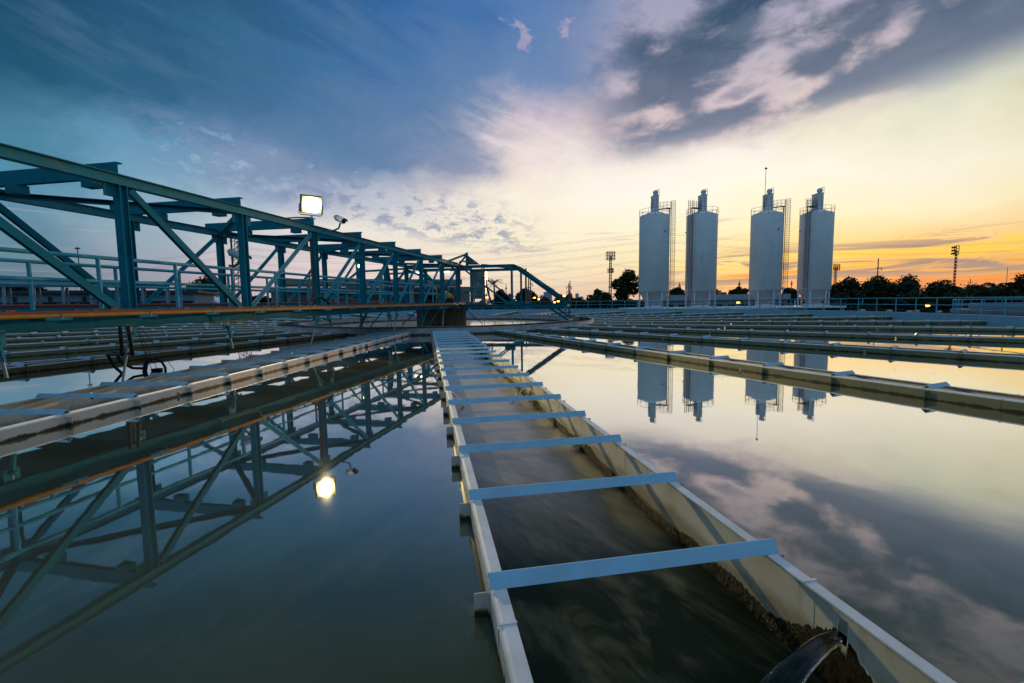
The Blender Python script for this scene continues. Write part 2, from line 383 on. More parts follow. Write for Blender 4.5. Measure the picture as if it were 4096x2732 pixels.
    def region(a0, a1, a2, a3, e0, e1, e2, e3, slope=0., az0=0.):
        ee = T.math('SUBTRACT', el, T.math('MULTIPLY', T.math('SUBTRACT', az, az0), slope)) if slope else el
        A = T.math('MULTIPLY', T.rng(az, a0, a1), T.rng(az, a2, a3, 1, 0))
        E_ = T.math('MULTIPLY', T.rng(ee, e0, e1), T.rng(ee, e2, e3, 1, 0))
        return T.math('MULTIPLY', A, E_)
    # broken cumulus, upper right
    rv = T.n('ShaderNodeVectorRotate', rotation_type='Z_AXIS'); rv.inputs['Angle'].default_value = R(-14); T.link(vec(.066, .135, 3.1), rv.inputs['Vector'])
    n1 = T.noise(rv.outputs[0], 1.0, 9, .58, .25)
    n2 = T.noise(rv.outputs[0], 3.2, 6, .62, .5)
    nn = T.math('ADD', T.math('MULTIPLY', n1, .66), T.math('MULTIPLY', n2, .34))
    def blob(a, e, ra, re, rot=10):
        c, s_ = math.cos(R(rot)), math.sin(R(rot))
        da, de = T.math('SUBTRACT', az, a), T.math('SUBTRACT', el, e)
        x = T.math('DIVIDE', T.math('ADD', T.math('MULTIPLY', da, c), T.math('MULTIPLY', de, s_)), ra)
        y = T.math('DIVIDE', T.math('SUBTRACT', T.math('MULTIPLY', de, c), T.math('MULTIPLY', da, s_)), re)
        d = T.math('SQRT', T.math('ADD', T.math('MULTIPLY', x, x), T.math('MULTIPLY', y, y)))
        return T.rng(d, 1.15, 0)
    for a, e, ra, re, amp in ((33, 31, 16, 4, .14), (15, 27, 4, 2.2, .08), (48, 24.5, 5, 2, .10), (23, 26, 6, 3, .13), (18.5, 23.5, 4.5, 3, .12), (22, 18.3, 9, 1.8, .14), (32.5, 22, 3.6, 1.8, .15), (36, 19.6, 6, 1.7, .14), (43, 22.5, 5, 1.8, .13), (28, 28.8, 8, 1.8, .12), (46, 20.2, 6, 1.6, .10),
                              (27.6, 23.6, 3.6, 1.7, -.16), (24.5, 20.9, 4, 1.5, -.14), (30.6, 20.2, 3.4, 1.2, -.15), (13, 23, 3.6, 2.4, -.10), (13, 20, 3, 1.6, -.10), (39, 23.5, 2.4, 2.2, -.15), (17, 20.4, 3, 1.2, -.10), (28, 16.2, 12, 1.2, -.10)):
        nn = T.math('ADD', nn, T.math('MULTIPLY', blob(a, e, ra, re), amp))
    reg = region(6, 17, 75, 100, 14.5, 18.5, 48, 60, .10, 20)
    pink = T.mix(T.rng(el, 16, 30), lin((232, 208, 204)), lin((176, 172, 198)))
    dark = T.mix(T.rng(el, 15, 30), lin((112, 124, 150)), lin((44, 76, 102)))
    dark = T.mix(T.rng(n2, .42, .66, 0, .40), dark, lin((112, 126, 150)))
    cl = T.mix(T.rng(nn, .40, .59), pink, dark)
    col = T.mix(T.math('MULTIPLY', reg, T.rng(nn, .30, .46, 0, .93)), col, cl)
    # small pink puffs on the blue
    n3 = T.noise(vec(.16, .22, 9.3), 1.2, 7, .6, .3)
    col = T.mix(T.math('MULTIPLY', region(-10, -2, 14, 20, 19, 24, 44, 52), T.rng(n3, .585, .66, 0, .75)), col, lin((172, 162, 192)))
    # altocumulus along the lower edge of the left cloud
    n4 = T.noise(vec(.30, .62, 1.7), 1.5, 7, .62, .4)
    reg4 = region(-42, -30, -2, 6, 8.5, 11, 13.5, 16.5, -.20, -20)
    col = T.mix(T.math('MULTIPLY', reg4, T.rng(n4, .46, .62, 0, .75)), col, lin((128, 144, 176)))
    col = T.mix(T.math('MULTIPLY', reg4, T.rng(n4, .46, .36, 0, .45)), col, lin((176, 188, 206)))
    # bright cirrus sweep in the middle
    rv2 = T.n('ShaderNodeVectorRotate', rotation_type='Z_AXIS'); rv2.inputs['Angle'].default_value = R(32); T.link(vec(.05, .09, 5.0), rv2.inputs['Vector'])
    n5 = T.noise(T.vmul(rv2.outputs[0], (1, 4.5, 1)), 2.2, 6, .62, .3)
    reg5 = region(-8, 0, 8, 14, 14.5, 17, 19, 24, -.25, 2)
    col = T.mix(T.math('MULTIPLY', reg5, T.rng(n5, .42, .66, 0, .55)), col, lin((240, 226, 226)))
    # long faint wisps on the dark blue
    n7 = T.noise(T.vmul(rv2.outputs[0], (1, 3.2, 1)), 1.5, 5, .6, .3)
    col = T.mix(T.math('MULTIPLY', region(-90, -50, -6, 4, 15, 19, 60, 80), T.rng(n7, .48, .75, 0, .34)), col, lin((96, 128, 160)))
    col = T.mix(T.math('MULTIPLY', region(-90, -50, -6, 4, 15, 19, 60, 80), T.rng(n7, .48, .28, 0, .3)), col, lin((22, 72, 112)))
    # thin dusk streaks
    n6 = T.noise(vec(.05, .85, 2.2), 1.25, 7, .6, .5)
    regs = region(-60, -45, 24, 30, .5, 2.5, 7.5, 11)
    col = T.mix(T.math('MULTIPLY', regs, T.rng(n6, .55, .68, 0, .5)), col, lin((176, 164, 178)))
    n8 = T.noise(vec(.042, .62, 7.7), 1.35, 8, .62, .9)
    regr = region(12, 25, 80, 100, .8, 2.2, 4.0, 6.2, .03, 30)
    col = T.mix(T.math('MULTIPLY', regr, T.rng(n8, .50, .57, 0, .95)), col, lin((160, 138, 132)))
    col = T.mix(T.math('MULTIPLY', regr, T.rng(n8, .47, .38, 0, .75)), col, lin((255, 212, 84)))
    col = T.mix(T.math('MULTIPLY', region(20, 28, 60, 80, .6, 1.4, 2.4, 3.6), T.rng(n8, .49, .42, 0, .8)), col, lin((250, 140, 66)))
    T.link(col, bg.inputs['Color']); bg.inputs['Strength'].default_value = 1.0
    # a little physical twilight on top
    sky = T.n('ShaderNodeTexSky'); sky.sky_type = 'NISHITA'; sky.sun_disc = False; sky.sun_elevation = R(3.4); sky.sun_rotation = R(33.15)
    bg2 = T.n('ShaderNodeBackground'); T.link(sky.outputs[0], bg2.inputs['Color']); bg2.inputs['Strength'].default_value = .004
    ad = T.n('ShaderNodeAddShader'); T.link(bg.outputs[0], ad.inputs[0]); T.link(bg2.outputs[0], ad.inputs[1]); T.link(ad.outputs[0], out.inputs['Surface'])
build_world()
sl = bpy.data.lights.new('sun', 'SUN'); sl.energy = .9; sl.angle = R(.6); sl.color = (1, .62, .32)
so = bpy.data.objects.new('sun', sl); COL.objects.link(so)
SAZ = 33.15   # the low sun stands behind the rightmost silo
sd = Vector((math.sin(R(SAZ)) * math.cos(R(3.4)), math.cos(R(SAZ)) * math.cos(R(3.4)), math.sin(R(3.4))))
so.rotation_euler = sd.to_track_quat('Z', 'Y').to_euler()
vs = sc.view_settings; vs.view_transform = 'Standard'; vs.look = 'None'; vs.exposure = 0; vs.gamma = 1

# ------------------------------------------------------------------ tank
C0 = Vector((-4.587, 30.153, 0))
WZ = -.155
def pol(az, r, z=0): return C0 + Vector((math.sin(R(az)) * r, math.cos(R(az)) * r, z))
g = MB(); S_ = 9000
g.add([(-S_, -S_, -1.3), (S_, -S_, -1.3), (S_, S_, -1.3), (-S_, S_, -1.3)], [(0, 1, 2, 3)])
g.build('ground', M['ground'], kind='structure')
w_ = MB(); w_.lathe([(1.2, WZ - .003), (8.40, WZ - .003)], C0, 96); w_.build('well_water', M['ringwater'], kind='structure')

tw = thing('tank_wall', 'long curved blue-grey concrete rim wall around the big round tank', 'wall', C0)
b = MB(C0); b.lathe([(29.6, -1.6), (29.6, .255), (29.615, .27), (30.085, .27), (30.1, .255), (30.1, -1.6)], C0, 220, True, closed=False); b.build('wall_body', M['wall'], tw)
b = MB(C0); b.lathe([(30.1, .12), (30.1, .2), (31.6, .2), (31.6, .12)], C0, 160, False, R(-70), R(215)); b.build('walkway_slab', M['concrete'], tw)
# rail on the wall
tr = thing('wall_railing', 'teal pipe railing with two rails standing on the curved tank wall', 'railing', pol(80, 29.9, .27))
O = tr.location.copy()
def arc(r, z, a0, a1, st=1.0):
    n = max(2, int(abs(a1 - a0) / st)); return [pol(a0 + (a1 - a0) * i / n, r, z) for i in range(n + 1)]
A0, A1 = 80.75 - 2.94 * 60, 80.75 + 2.94 * 15
MB(O).tube(arc(29.9, 1.18, A0, A1), .026).build('top_rail', M['rail'], tr)
MB(O).tube(arc(29.9, .76, A0, A1), .022).build('middle_rail', M['rail'], tr)
for i in range(76):
    a = A0 + 2.94 * i; p = pol(a, 29.9)
    q = MB(O); q.tube([p + Vector((0, 0, .27)), p + Vector((0, 0, 1.17))], .026); q.lathe([(.0, .285), (.06, .285), (.06, .27)], p, 8, False); q.build('post', M['rail'], tr)
p = pol(84.35, 29.9); q = MB(O); q.tube([p + Vector((0, 0, .76)), p + Vector((0, 0, 1.17))], .03); q.build('post', M['rail'], tr)

# ------------------------------------------------------------------ launder troughs
HW = .744; HN = .25; RI, RO = 9.82, 29.6; RM = 19.7
def trough_thing(az, label, group=None):
    return thing('launder_trough', label, 'trough', pol(az, RM), -R(az), group)
WALL = [(.744, -.75), (.744, -.026), (.741, -.014), (.734, -.005), (.722, 0), (.6705, 0), (.6705, -.009), (.720, -.009), (.729, -.013), (.7345, -.021), (.7365, -.75)]
TOPP = [(.744, -.085)] + WALL[1:10] + [(.7365, -.085)]
LOWP = [(.744, -.75), (.744, -.2), (.7365, -.2), (.7365, -.75)]
SLOTS = [28.9 - 6.03 * i for i in range(4)]
def wall_mb(side, hw):
    q = MB(); y0 = RI - RM; sh = hw - HW; WALL_, TOPP_, LOWP_ = [[(x + sh, z) for x, z in P] for P in (WALL, TOPP, LOWP)]
    def sw(prof, a, b_):
        P = [(x * side, z) for x, z in prof]
        n = len(P); vs = [(x, a, z) for x, z in P] + [(x, b_, z) for x, z in P]
        fs = [(i, (i + 1) % n, n + (i + 1) % n, n + i) for i in range(n)] + [tuple(range(n - 1, -1, -1)), tuple(range(n, 2 * n))]
        if side > 0: fs = [f[::-1] for f in fs]
        q.add(vs, fs, False)
    c = y0
    for s in sorted(SLOTS):
        a, b_ = s - RM - .024, s - RM + .024
        sw(WALL_, c, a); sw(TOPP_, a, b_); sw(LOWP_, a, b_); c = b_
    sw(WALL_, c, RO - RM)
    # welded sheet joints: a low bead across the flange and down the face
    for r in [RO - .85 - 2.06 * i for i in range(10)]:
        y = r - RM
        q.box2((side * (.668 + sh), y - .007, -.002), (side * (.742 + sh), y + .007, .0045)); q.box2((side * (.7425 + sh), y - .005, -.3), (side * (.7475 + sh), y + .005, -.012)); q.box2((side * (.733 + sh), y - .004, -.5), (side * (.7375 + sh), y + .004, -.02))
    return q
BAR = [(-.052, .001), (-.043, .001), (0, .0475), (.043, .001), (.052, .001), (.0, .057)]
def bar_mb(hw):
    q = MB(); P = [(-.054, .001), (-.045, .001), (0, .042), (.045, .001), (.054, .001), (.004, .0515), (-.004, .0515)]
    n = len(P); L = hw + .003
    vs = [(-L, y, z) for y, z in P] + [(L, y, z) for y, z in P]
    fs = [(i, (i + 1) % n, n + (i + 1) % n, n + i) for i in range(n)] + [tuple(range(n - 1, -1, -1)), tuple(range(n, 2 * n))]
    q.add(vs, fs); 
    return q
def fin_mb(side, hw):
    q = MB(); q.box2((side * (hw + .001), -.004, -.30), (side * (hw + .071), .004, -.040)); q.box2((side * (hw + .0015), -.022, -.28), (side * (hw + .0085), .022, -.035)); return q
BARS_NEAR = [28.47 - .966 * k for k in range(-1, 20)]; BARS_FAR = [28.46 - 1.263 * k for k in range(15)]
def build_trough(az, label, BARS, mt='trough', hw=HW):
    t = trough_thing(az, label)
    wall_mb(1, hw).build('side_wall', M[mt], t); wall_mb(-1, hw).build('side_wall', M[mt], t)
    MB().box2((.009 - hw, RI - RM, -.76), (hw - .009, RO - RM, -.745)).build('floor_plate', M['trough'], t)
    MB().box2((.0085 - hw, RI - RM - .008, -.75), (hw - .0085, RI - RM, -.003)).build('end_plate', M[mt], t)
    bm, fl, fr = bar_mb(hw), fin_mb(1, hw), fin_mb(-1, hw); b0 = None
    for r in BARS:
        if b0 is None:
            b0 = bm.build('cross_bar', M['bar_blue'], t); b0.location = (0, r - RM, 0)
            fl.build('bracket', M[mt], b0); fr.build('bracket', M[mt], b0)
        else:
            c = copy_tree(b0); c.parent = t; KIDS[t.name].append(c); c.location = (0, r - RM, 0)
    return t
LAB = {0: 'wide white launder trough with pale blue cross bars, in the middle foreground',
       1: 'trough left of the central one, its white side lit and running under the bridge',
       2: 'second trough left of the central one, its dark mossy side beyond the grey water',
       -1: 'first narrow trough right of the central one, yellow-green side with peaked cross bars',
       -2: 'second trough right of the central one, below the silo reflections',
       -3: 'third trough right of the central one, dark side under the right railing'}
T0 = build_trough(169.48, LAB[0], BARS_NEAR)
ORD = ['', 'first', 'second', 'third', 'fourth', 'fifth', 'sixth', 'seventh', 'eighth', 'ninth', 'tenth', 'eleventh', 'twelfth', 'thirteenth', 'fourteenth']
AZS = {1: 183.8, 2: 198.3, -1: 155.7, -2: 142.5, -3: 129.0}
seq = [129.0 - (129.0 + 161.7) / 22 * i for i in range(1, 22)]
def half(a): return HW if a in (169.48, 183.8) else HN
for i, a in enumerate(seq):
    k = -(4 + i)
    AZS[k] = a
for k, a in sorted(AZS.items(), key=lambda kv: (abs(kv[0]), kv[0])):
    if k == -1: t = T1 = build_trough(a, LAB[-1], BARS_FAR, 'trough_grimy_shaded', HN)
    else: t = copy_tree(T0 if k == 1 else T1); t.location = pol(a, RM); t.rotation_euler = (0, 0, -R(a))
    if k in LAB: lab = LAB[k]
    elif k >= -13: lab = '%s trough counting rightwards from the central one, seen almost edge on' % ORD[-k]
    else: lab = '%s trough counting leftwards from the central one, far side of the tank' % ORD[27 + k]
    t['label'] = lab
    t['group'] = 'launder troughs radiating from the tank centre'
T0['group'] = 'launder troughs radiating from the tank centre'
# open water between the troughs (the troughs hold their own, lower water)
ALLAZ = sorted([169.48] + list(AZS.values()))
w_ = MB()
def edge_pt(a, r, side):
    u = Vector((math.sin(R(a)), math.cos(R(a)), 0)); s_ = Vector((u.y, -u.x, 0)); hw = half(a); return C0 + u * math.sqrt(r * r - hw * hw) + s_ * (side * (hw - .002)) + Vector((0, 0, WZ))
for a, b_ in zip(ALLAZ, ALLAZ[1:] + [ALLAZ[0]]):
    p0, p1, p2, p3 = edge_pt(a, 9.79, 1), edge_pt(a, 29.62, 1), edge_pt(b_, 29.62, -1), edge_pt(b_, 9.79, -1)
    def arcp(p, q_, r, n):
        t0 = math.atan2(p.x - C0.x, p.y - C0.y); t1 = math.atan2(q_.x - C0.x, q_.y - C0.y)
        d = (t1 - t0 + PI) % (2 * PI) - PI
        return [C0 + Vector((math.sin(t0 + d * i / n) * r, math.cos(t0 + d * i / n) * r, WZ)) for i in range(n + 1)]
    n = 8; o_ = arcp(p1, p2, 29.62, n); i_ = arcp(p0, p3, 9.79, n)
    w_.add(i_ + o_, [(k, k + 1, n + 2 + k, n + 1 + k) for k in range(n)])
w_.build('water', M['water'], kind='structure')
MB().lathe([(8.40, -.245), (9.79, -.245)], C0, 96).build('channel_water', M['water'], kind='structure')
for a in (169.48, 183.8, 155.7, 198.3, 142.5):
    q = MB(); hw = half(a) - .009; u = Vector((math.sin(R(a)), math.cos(R(a)), 0)); s_ = Vector((u.y, -u.x, 0)); z = Vector((0, 0, -.425))
    q.add([C0 + u * RI - s_ * hw + z, C0 + u * RO - s_ * hw + z, C0 + u * RO + s_ * hw + z, C0 + u * RI + s_ * hw + z], [(0, 3, 2, 1)])
    o = q.build('trough_water', M['flow'], kind='structure')

def main_pt(r, x, z):
    """main trough: r outward, x to the right as seen from the camera"""
    u = Vector((math.sin(R(169.48)), math.cos(R(169.48)), 0)); s_ = Vector((-u.y, u.x, 0))
    return C0 + u * r + s_ * x + Vector((0, 0, z))
# ragged moss along the inner right wall and round the near slot
q = MB(); rr = random.Random(3); ny, nz = 1500, 7; r0, r1 = 15.5, 29.55
ph = [rr.uniform(0, 6) for _ in range(6)]
vs = []
for i in range(ny + 1):
    r = r0 + (r1 - r0) * i / ny
    top = .345 + .025 * math.sin(r * 2.1 + ph[0]) + .018 * math.sin(r * 5.7 + ph[1]) + .012 * math.sin(r * 13 + ph[2]) + rr.uniform(-.010, .010)
    d = abs(r - 28.9)
    if d < .42: top -= .20 * max(0, 1 - d / .42) ** 2.2
    d = abs(r - 22.87)
    if d < .3: top -= .14 * max(0, 1 - d / .3) ** 2
    for j in range(nz + 1):
        f = j / nz
        zz = -.45 + (-top + .45) * f + rr.uniform(-.004, .004)
        th = (.013 * (1 - f) ** .7 + .003) * rr.uniform(.55, 1.35) if j < nz else .0
        vs.append(main_pt(r, HW - .0075 - th - .0015, zz))
fs = [(i * (nz + 1) + j, i * (nz + 1) + j + 1, (i + 1) * (nz + 1) + j + 1, (i + 1) * (nz + 1) + j) for i in range(ny) for j in range(nz)]
def hole(f):
    i = f[0] // (nz + 1); r = r0 + (r1 - r0) * i / ny
    return any(abs(r - s) < .026 for s in SLOTS) and (f[0] % (nz + 1)) >= 5
q.add(vs, [f for f in fs if not hole(f)], True)
mo = q.build('moss', M['moss'], kind='stuff'); tag(mo, 'dark wet moss clinging to the inner right side of the central trough', 'moss')
# water jets through the side slots
def jet(r, side, w0, reach, label, z0=-.16):
    vs, fs = [], []; n, k = 24, 14
    for i in range(n + 1):
        t = i / n
        x = side * (HW - .03 - reach * t); z = z0 - .02 * t - (.245 - .0) * t * t
        ww = w0 * (1 + 2.4 * t); hh = .020 * (1 - .45 * t)
        for j in range(k):
            a = 2 * PI * j / k
            vs.append(main_pt(r + .05 * t + math.cos(a) * ww * (1 + .10 * math.sin(9 * t + j)), x, z + math.sin(a) * hh * (.5 if abs(math.sin(a)) > .9 else 1)))
    for i in range(n):
        for j in range(k):
            fs.append((i * k + j, i * k + (j + 1) % k, (i + 1) * k + (j + 1) % k, (i + 1) * k + j))
    q = MB(); q.add(vs, fs, True); q.add(vs[-k:], [tuple(range(k))]); q.add(vs[:k], [tuple(range(k))])
    o = q.build('water_jet', M['jet']); tag(o, label, 'water jet', 'water jets spouting into the central trough')
jet(28.9, 1, .026, .40, 'clear jet of water from the mossy slot at the bottom edge of the photo')
jet(22.87, 1, .028, .34, 'jet of water from the right side slot about halfway along the central trough')
jet(16.84, 1, .028, .34, 'small far jet of water from the right side of the central trough')
jet(22.87, -1, .028, .30, 'jet of water from the left side of the central trough')

# ------------------------------------------------------------------ ring channel and centre column
rg = thing('ring_channel', 'round steel ring channel around the centre column, two concentric rims', 'channel', C0)
MB(C0).lathe([(9.80, -.8), (9.80, .15), (9.70, .15), (9.70, .135), (9.785, .135), (9.785, -.8)], C0, 128, True).build('outer_wall', M['ring'], rg)
MB(C0).lathe([(8.40, -.8), (8.40, .16), (8.52, .16), (8.52, .142), (8.415, .142), (8.415, -.8)], C0, 128, True).build('inner_wall', M['ring'], rg)
MB(C0).lathe([(8.41, -.6), (9.79, -.6)], C0, 96, True).build('channel_floor', M['ring'], rg)
for a in (-60, -20, 20, 75, 110, 150, 190, 235, 270):
    q = MB(C0); q.box(pol(a, 9.1, -.02), (.04, 1.36, .26), -R(a)); q.build('baffle', M['ring'], rg)
ct = thing('centre_column', 'fat rusty brown drum column under the middle of the blue bridge', 'column', C0)
MB(C0).lathe([(1.60, -1.2), (1.60, .86), (1.66, .86), (1.66, .93), (0, .93)], C0, 64, True).build('drum', M['column'], ct)
for a in (100, 145, 190, 235, 280):
    d = Vector((math.sin(R(a)), math.cos(R(a)), 0))
    q = MB(C0); q.bar(C0 + d * 1.6 + Vector((0, 0, .84)), C0 + d * 2.75 + Vector((0, 0, -.12)), .03, .05); q.tube([C0 + d * 1.62 + Vector((0, 0, .3)), C0 + d * 2.2 + Vector((0, 0, .33))], .012); q.build('skirt_strut', M['grey_metal'], ct)

# ------------------------------------------------------------------ bridge (local x = across, toward the camera; y = along; z = up)
TH = R(10.8)
br = thing('truss_bridge', 'long teal steel truss bridge reaching from the left edge to the centre column', 'bridge', C0, -TH)
def BW(v, u, z): return C0 + Vector((math.cos(TH) * v + math.sin(TH) * u, -math.sin(TH) * v + math.cos(TH) * u, z))
HV = 1.65
US = [-30.15, -27.45, -24.75, -21.71, -18.83, -15.96, -13.12, -10.33, -7.46, -4.42, -1.65]
ZB, ZT = 1.25, 3.56
for s in (1, -1):
    MB().ibeam((s * HV, -30.6, ZT), (s * HV, -1.5, ZT), .17, .19).build('top_chord', M['teal_light'], br)
    MB().ibeam((s * HV, -30.6, 1.1), (s * HV, 1.9, 1.1), .20, .33).build('bottom_chord', M['teal'], br)
    for u in US:
        wd = .32 if abs(u + 4.42) < .1 else .15
        MB().ibeam((s * HV, u, ZB + .01), (s * HV, u, ZT - .095), .16, wd, up=(0, 1, 0), t=.018).build('post', M['teal'], br)
        for k_ in (-1, 1): MB().box2((s * HV - .009, u + k_ * .19 - .10, 3.24), (s * HV + .009, u + k_ * .19 + .10, 3.463)).build('gusset', M['teal'], br)
    for a, b_ in zip(US[:-1], US[1:]):
        up = b_ <= -18.8
        p0, p1 = ((s * HV, a + .16, 3.42), (s * HV, b_ - .24, 1.27)) if up else ((s * HV, a + .14, 1.27), (s * HV, b_ - .14, 3.42))
        if up: MB().chan(p0, p1, .125, .09, up=(1, 0, 0)).build('diagonal', M['teal'], br)
        else: MB().pair(p0, p1, .13, .07, up=(1, 0, 0)).build('diagonal', M['teal_bright'], br)
# cross beams over the chords, seat blocks, flat lateral bracing
XB = [-27.4, -24.5, -21.58, -18.65, -15.7, -12.82, -9.94, -7.06, -3.94]
for u in XB:
    xb = MB().chan((1.53, u, 3.785), (-2.35, u, 3.785), .11, .27, t=.02).build('cross_beam', M['teal'], br)
    MB().box2((-1.78, u - .11, 3.657), (-1.52, u + .11, 3.648 + .001)).build('seat_plate', M['teal'], xb)
    MB().box2((.75, u - .1, 3.50), (1.0, u + .1, 3.648)).build('seat_block', M['teal'], xb)
    MB().box2((-1.05, u - .1, 3.48), (-.75, u + .1, 3.648)).build('seat_block', M['teal'], xb)
for i, (a, b_) in enumerate(zip(US[:-1], US[1:])):
    sgn = 1 if i % 2 else -1
    MB().chan((-sgn * 1.52, a + .12, 3.52), (sgn * 1.52, b_ - .12, 3.52), .13, .10, t=.014).build('lateral_brace', M['teal'], br)
# walkway deck, floor beams
MB().box2((-.62, -30.6, 1.17), (1.38, -1.0, 1.235)).build('walkway_deck', M['grey_metal'], br)
for u in US[3:]:
    MB().ibeam((-1.55, u, 1.06), (1.55, u, 1.06), .12, .2).build('floor_beam', M['teal'], br)
MB().bar((-.70, -30.6, 1.24), (-.70, -1.2, 1.24), .02, .12).build('toe_board', M['teal'], br)
# walkway railings
def railing(name, label, v, u0, u1, first, step, z):
    t = thing(name, label, 'railing', BW(v, (u0 + u1) / 2, 1.235), -TH); um = (u0 + u1) / 2
    MB().tube([(0, u0 - um, z - 1.235), (0, u1 - um, z - 1.235)], .036, 10).build('top_rail', M['rail'], t)
    MB().tube([(0, u0 - um, z - 1.66), (0, u1 - um, z - 1.66)], .033, 10).build('middle_rail', M['rail'], t)
    u = first
    while u <= u1 + .01:
        q = MB(); q.tube([(0, u - um, 0), (0, u - um, z - 1.24)], .034, 10); q.box((0, u - um, .007), (.16, .26, .014)); q.build('post', M['rail'], t); u += step
railing('bridge_railing', 'nearer teal pipe railing along the camera side of the bridge walkway', 1.3, -30, -3.0, -29.63, 1.54, 2.18)
railing('bridge_railing', 'farther teal pipe railing along the back of the bridge walkway', -.5, -30, -4.6, -29.79, 1.6, 2.17)
# pipes carried outside the near chord
PP = [(1.80, .032, 'orange', 'orange pipe lying nearest the bridge chord, first of the pipe rack'), (1.875, .032, 'orange', 'middle orange pipe of the rack outside the bridge'), (1.95, .032, 'orange', 'outer orange pipe of the rack, right behind the yellow pipe'), (2.03, .036, 'yellow', 'long yellow pipe at the outer edge of the bridge pipe rack')]
for v, r, c, lab in PP:
    t = thing('yellow_pipe' if c == 'yellow' else 'orange_pipe', lab, 'pipe', BW(v, -15, 1.19), -TH, None if c == 'yellow' else 'orange pipes along the bridge')
    zoff = -.022 if c == 'yellow' else .024
    MB().tube([(0, -15.4, zoff), (0, 14 if c == 'orange' else 13.2, zoff)], r, 10).build('pipe_run', M[c], t)
    u = -15.2
    while u < 13.0:
        if c == 'yellow': MB().box((0, u, zoff - .01), (r * 2.3, .035, r * 2.3)).build('clamp', M['grey_metal'], t)
        else: MB().box((0, u + v * 3 % 1, zoff + .02), (.05, .12, .06)).build('clamp', M['orange'], t)
        u += 1.42
    if c == 'yellow':
        for uu in (-4.05,):
            MB().tube([(0, uu, -.03), (0, uu, -.16), (-.02, uu - .02, -.21), (-.05, uu - .09, -.245), (-.05, uu - .6, -.25), (-.05, uu - 1.15, -.25)], .02, 8).build('branch_pipe', M['olive'], t)
        MB().tube([(0, 13.2, -.012), (.1, 13.6, -.04), (.25, 14.0, -.09), (.55, 14.35, -.11), (.95, 14.5, -.05), (1.3, 14.6, .0)], .034, 8).build('flexible_end', M['yellow'], t)
for u in [-29 + 1.42 * i for i in range(20)]:
    q = MB(); q.box2((1.751, u, 1.10), (2.07, u + .35, 1.142)); q.build('pipe_bracket', M['teal'], br)
MB().tube([(-1.2, -30.4, 1.33), (-1.2, -4, 1.33)], .033, 8).build('service_pipe', M['red_conduit'], br)
# hanging rods under the near chord
def on_v(px, py, v):
    p0 = BW(v, 0, 0); n = Vector((math.cos(TH), -math.sin(TH), 0)); d = RT * ((px - 2048) / F_PX) + UP * ((1366 - py) / F_PX) + FW
    q = Vector((0, 0, CH)) + d * ((p0 - Vector((0, 0, CH))).dot(n) / d.dot(n)); e = q - C0
    return Vector((v, e.x * math.sin(TH) + e.y * math.cos(TH), q.z))
for (x0, y0, x1, y1, pl) in ((525, 1326, 486, 1560, 1), (906, 1284, 931, 1394, 0), (1268, 1262, 1236, 1412, 1), (1315, 1258, 1327, 1325, 0), (1586, 1246, 1575, 1330, 0), (1552, 1248, 1552, 1308, 0), (1557, 1248, 1566, 1308, 0), (1774, 1240, 1770, 1304, 0), (-10, 1395, 27, 1512, 1)):
    a, b_ = on_v(x0, y0, 1.65), on_v(x1, y1, 1.65); a.z = .94; b_.z = max(b_.z, -.4)
    hr = MB().tube([a, b_], .022, 8).build('hanger_rod', M['steel'], br)
    q = MB(); q.box((a.x, a.y, .86), (.02, .2, .24)); d = (b_ - a).normalized(); q.bar(a + Vector((.03, 0, -.12)) , a + d * .42 + Vector((.03, 0, 0)), .035, .05, up=(1, 0, 0))
    q.lathe([(0, .02), (.05, .02), (.05, -.02), (0, -.02)], (a.x + .05, a.y, .80), 10); q.build('hanger_lug', M['teal_light'], hr)
# legs inside the ring under the bridge
for s in (1, -1):
    MB().bar((s * 1.6, -7.45, .95), (s * 1.6, -7.45, -.4), .08, .08).build('support_leg', M['teal'], br)
    MB().chan((s * 1.6, -6.75, .93), (s * 1.6, -8.0, -.3), .12, .06, up=(1, 0, 0)).build('leg_brace', M['teal'], br)
    MB().bar((s * 1.6, -4.9, .93), (s * 1.6, -7.3, -.3), .05, .05).build('leg_brace', M['teal'], br)
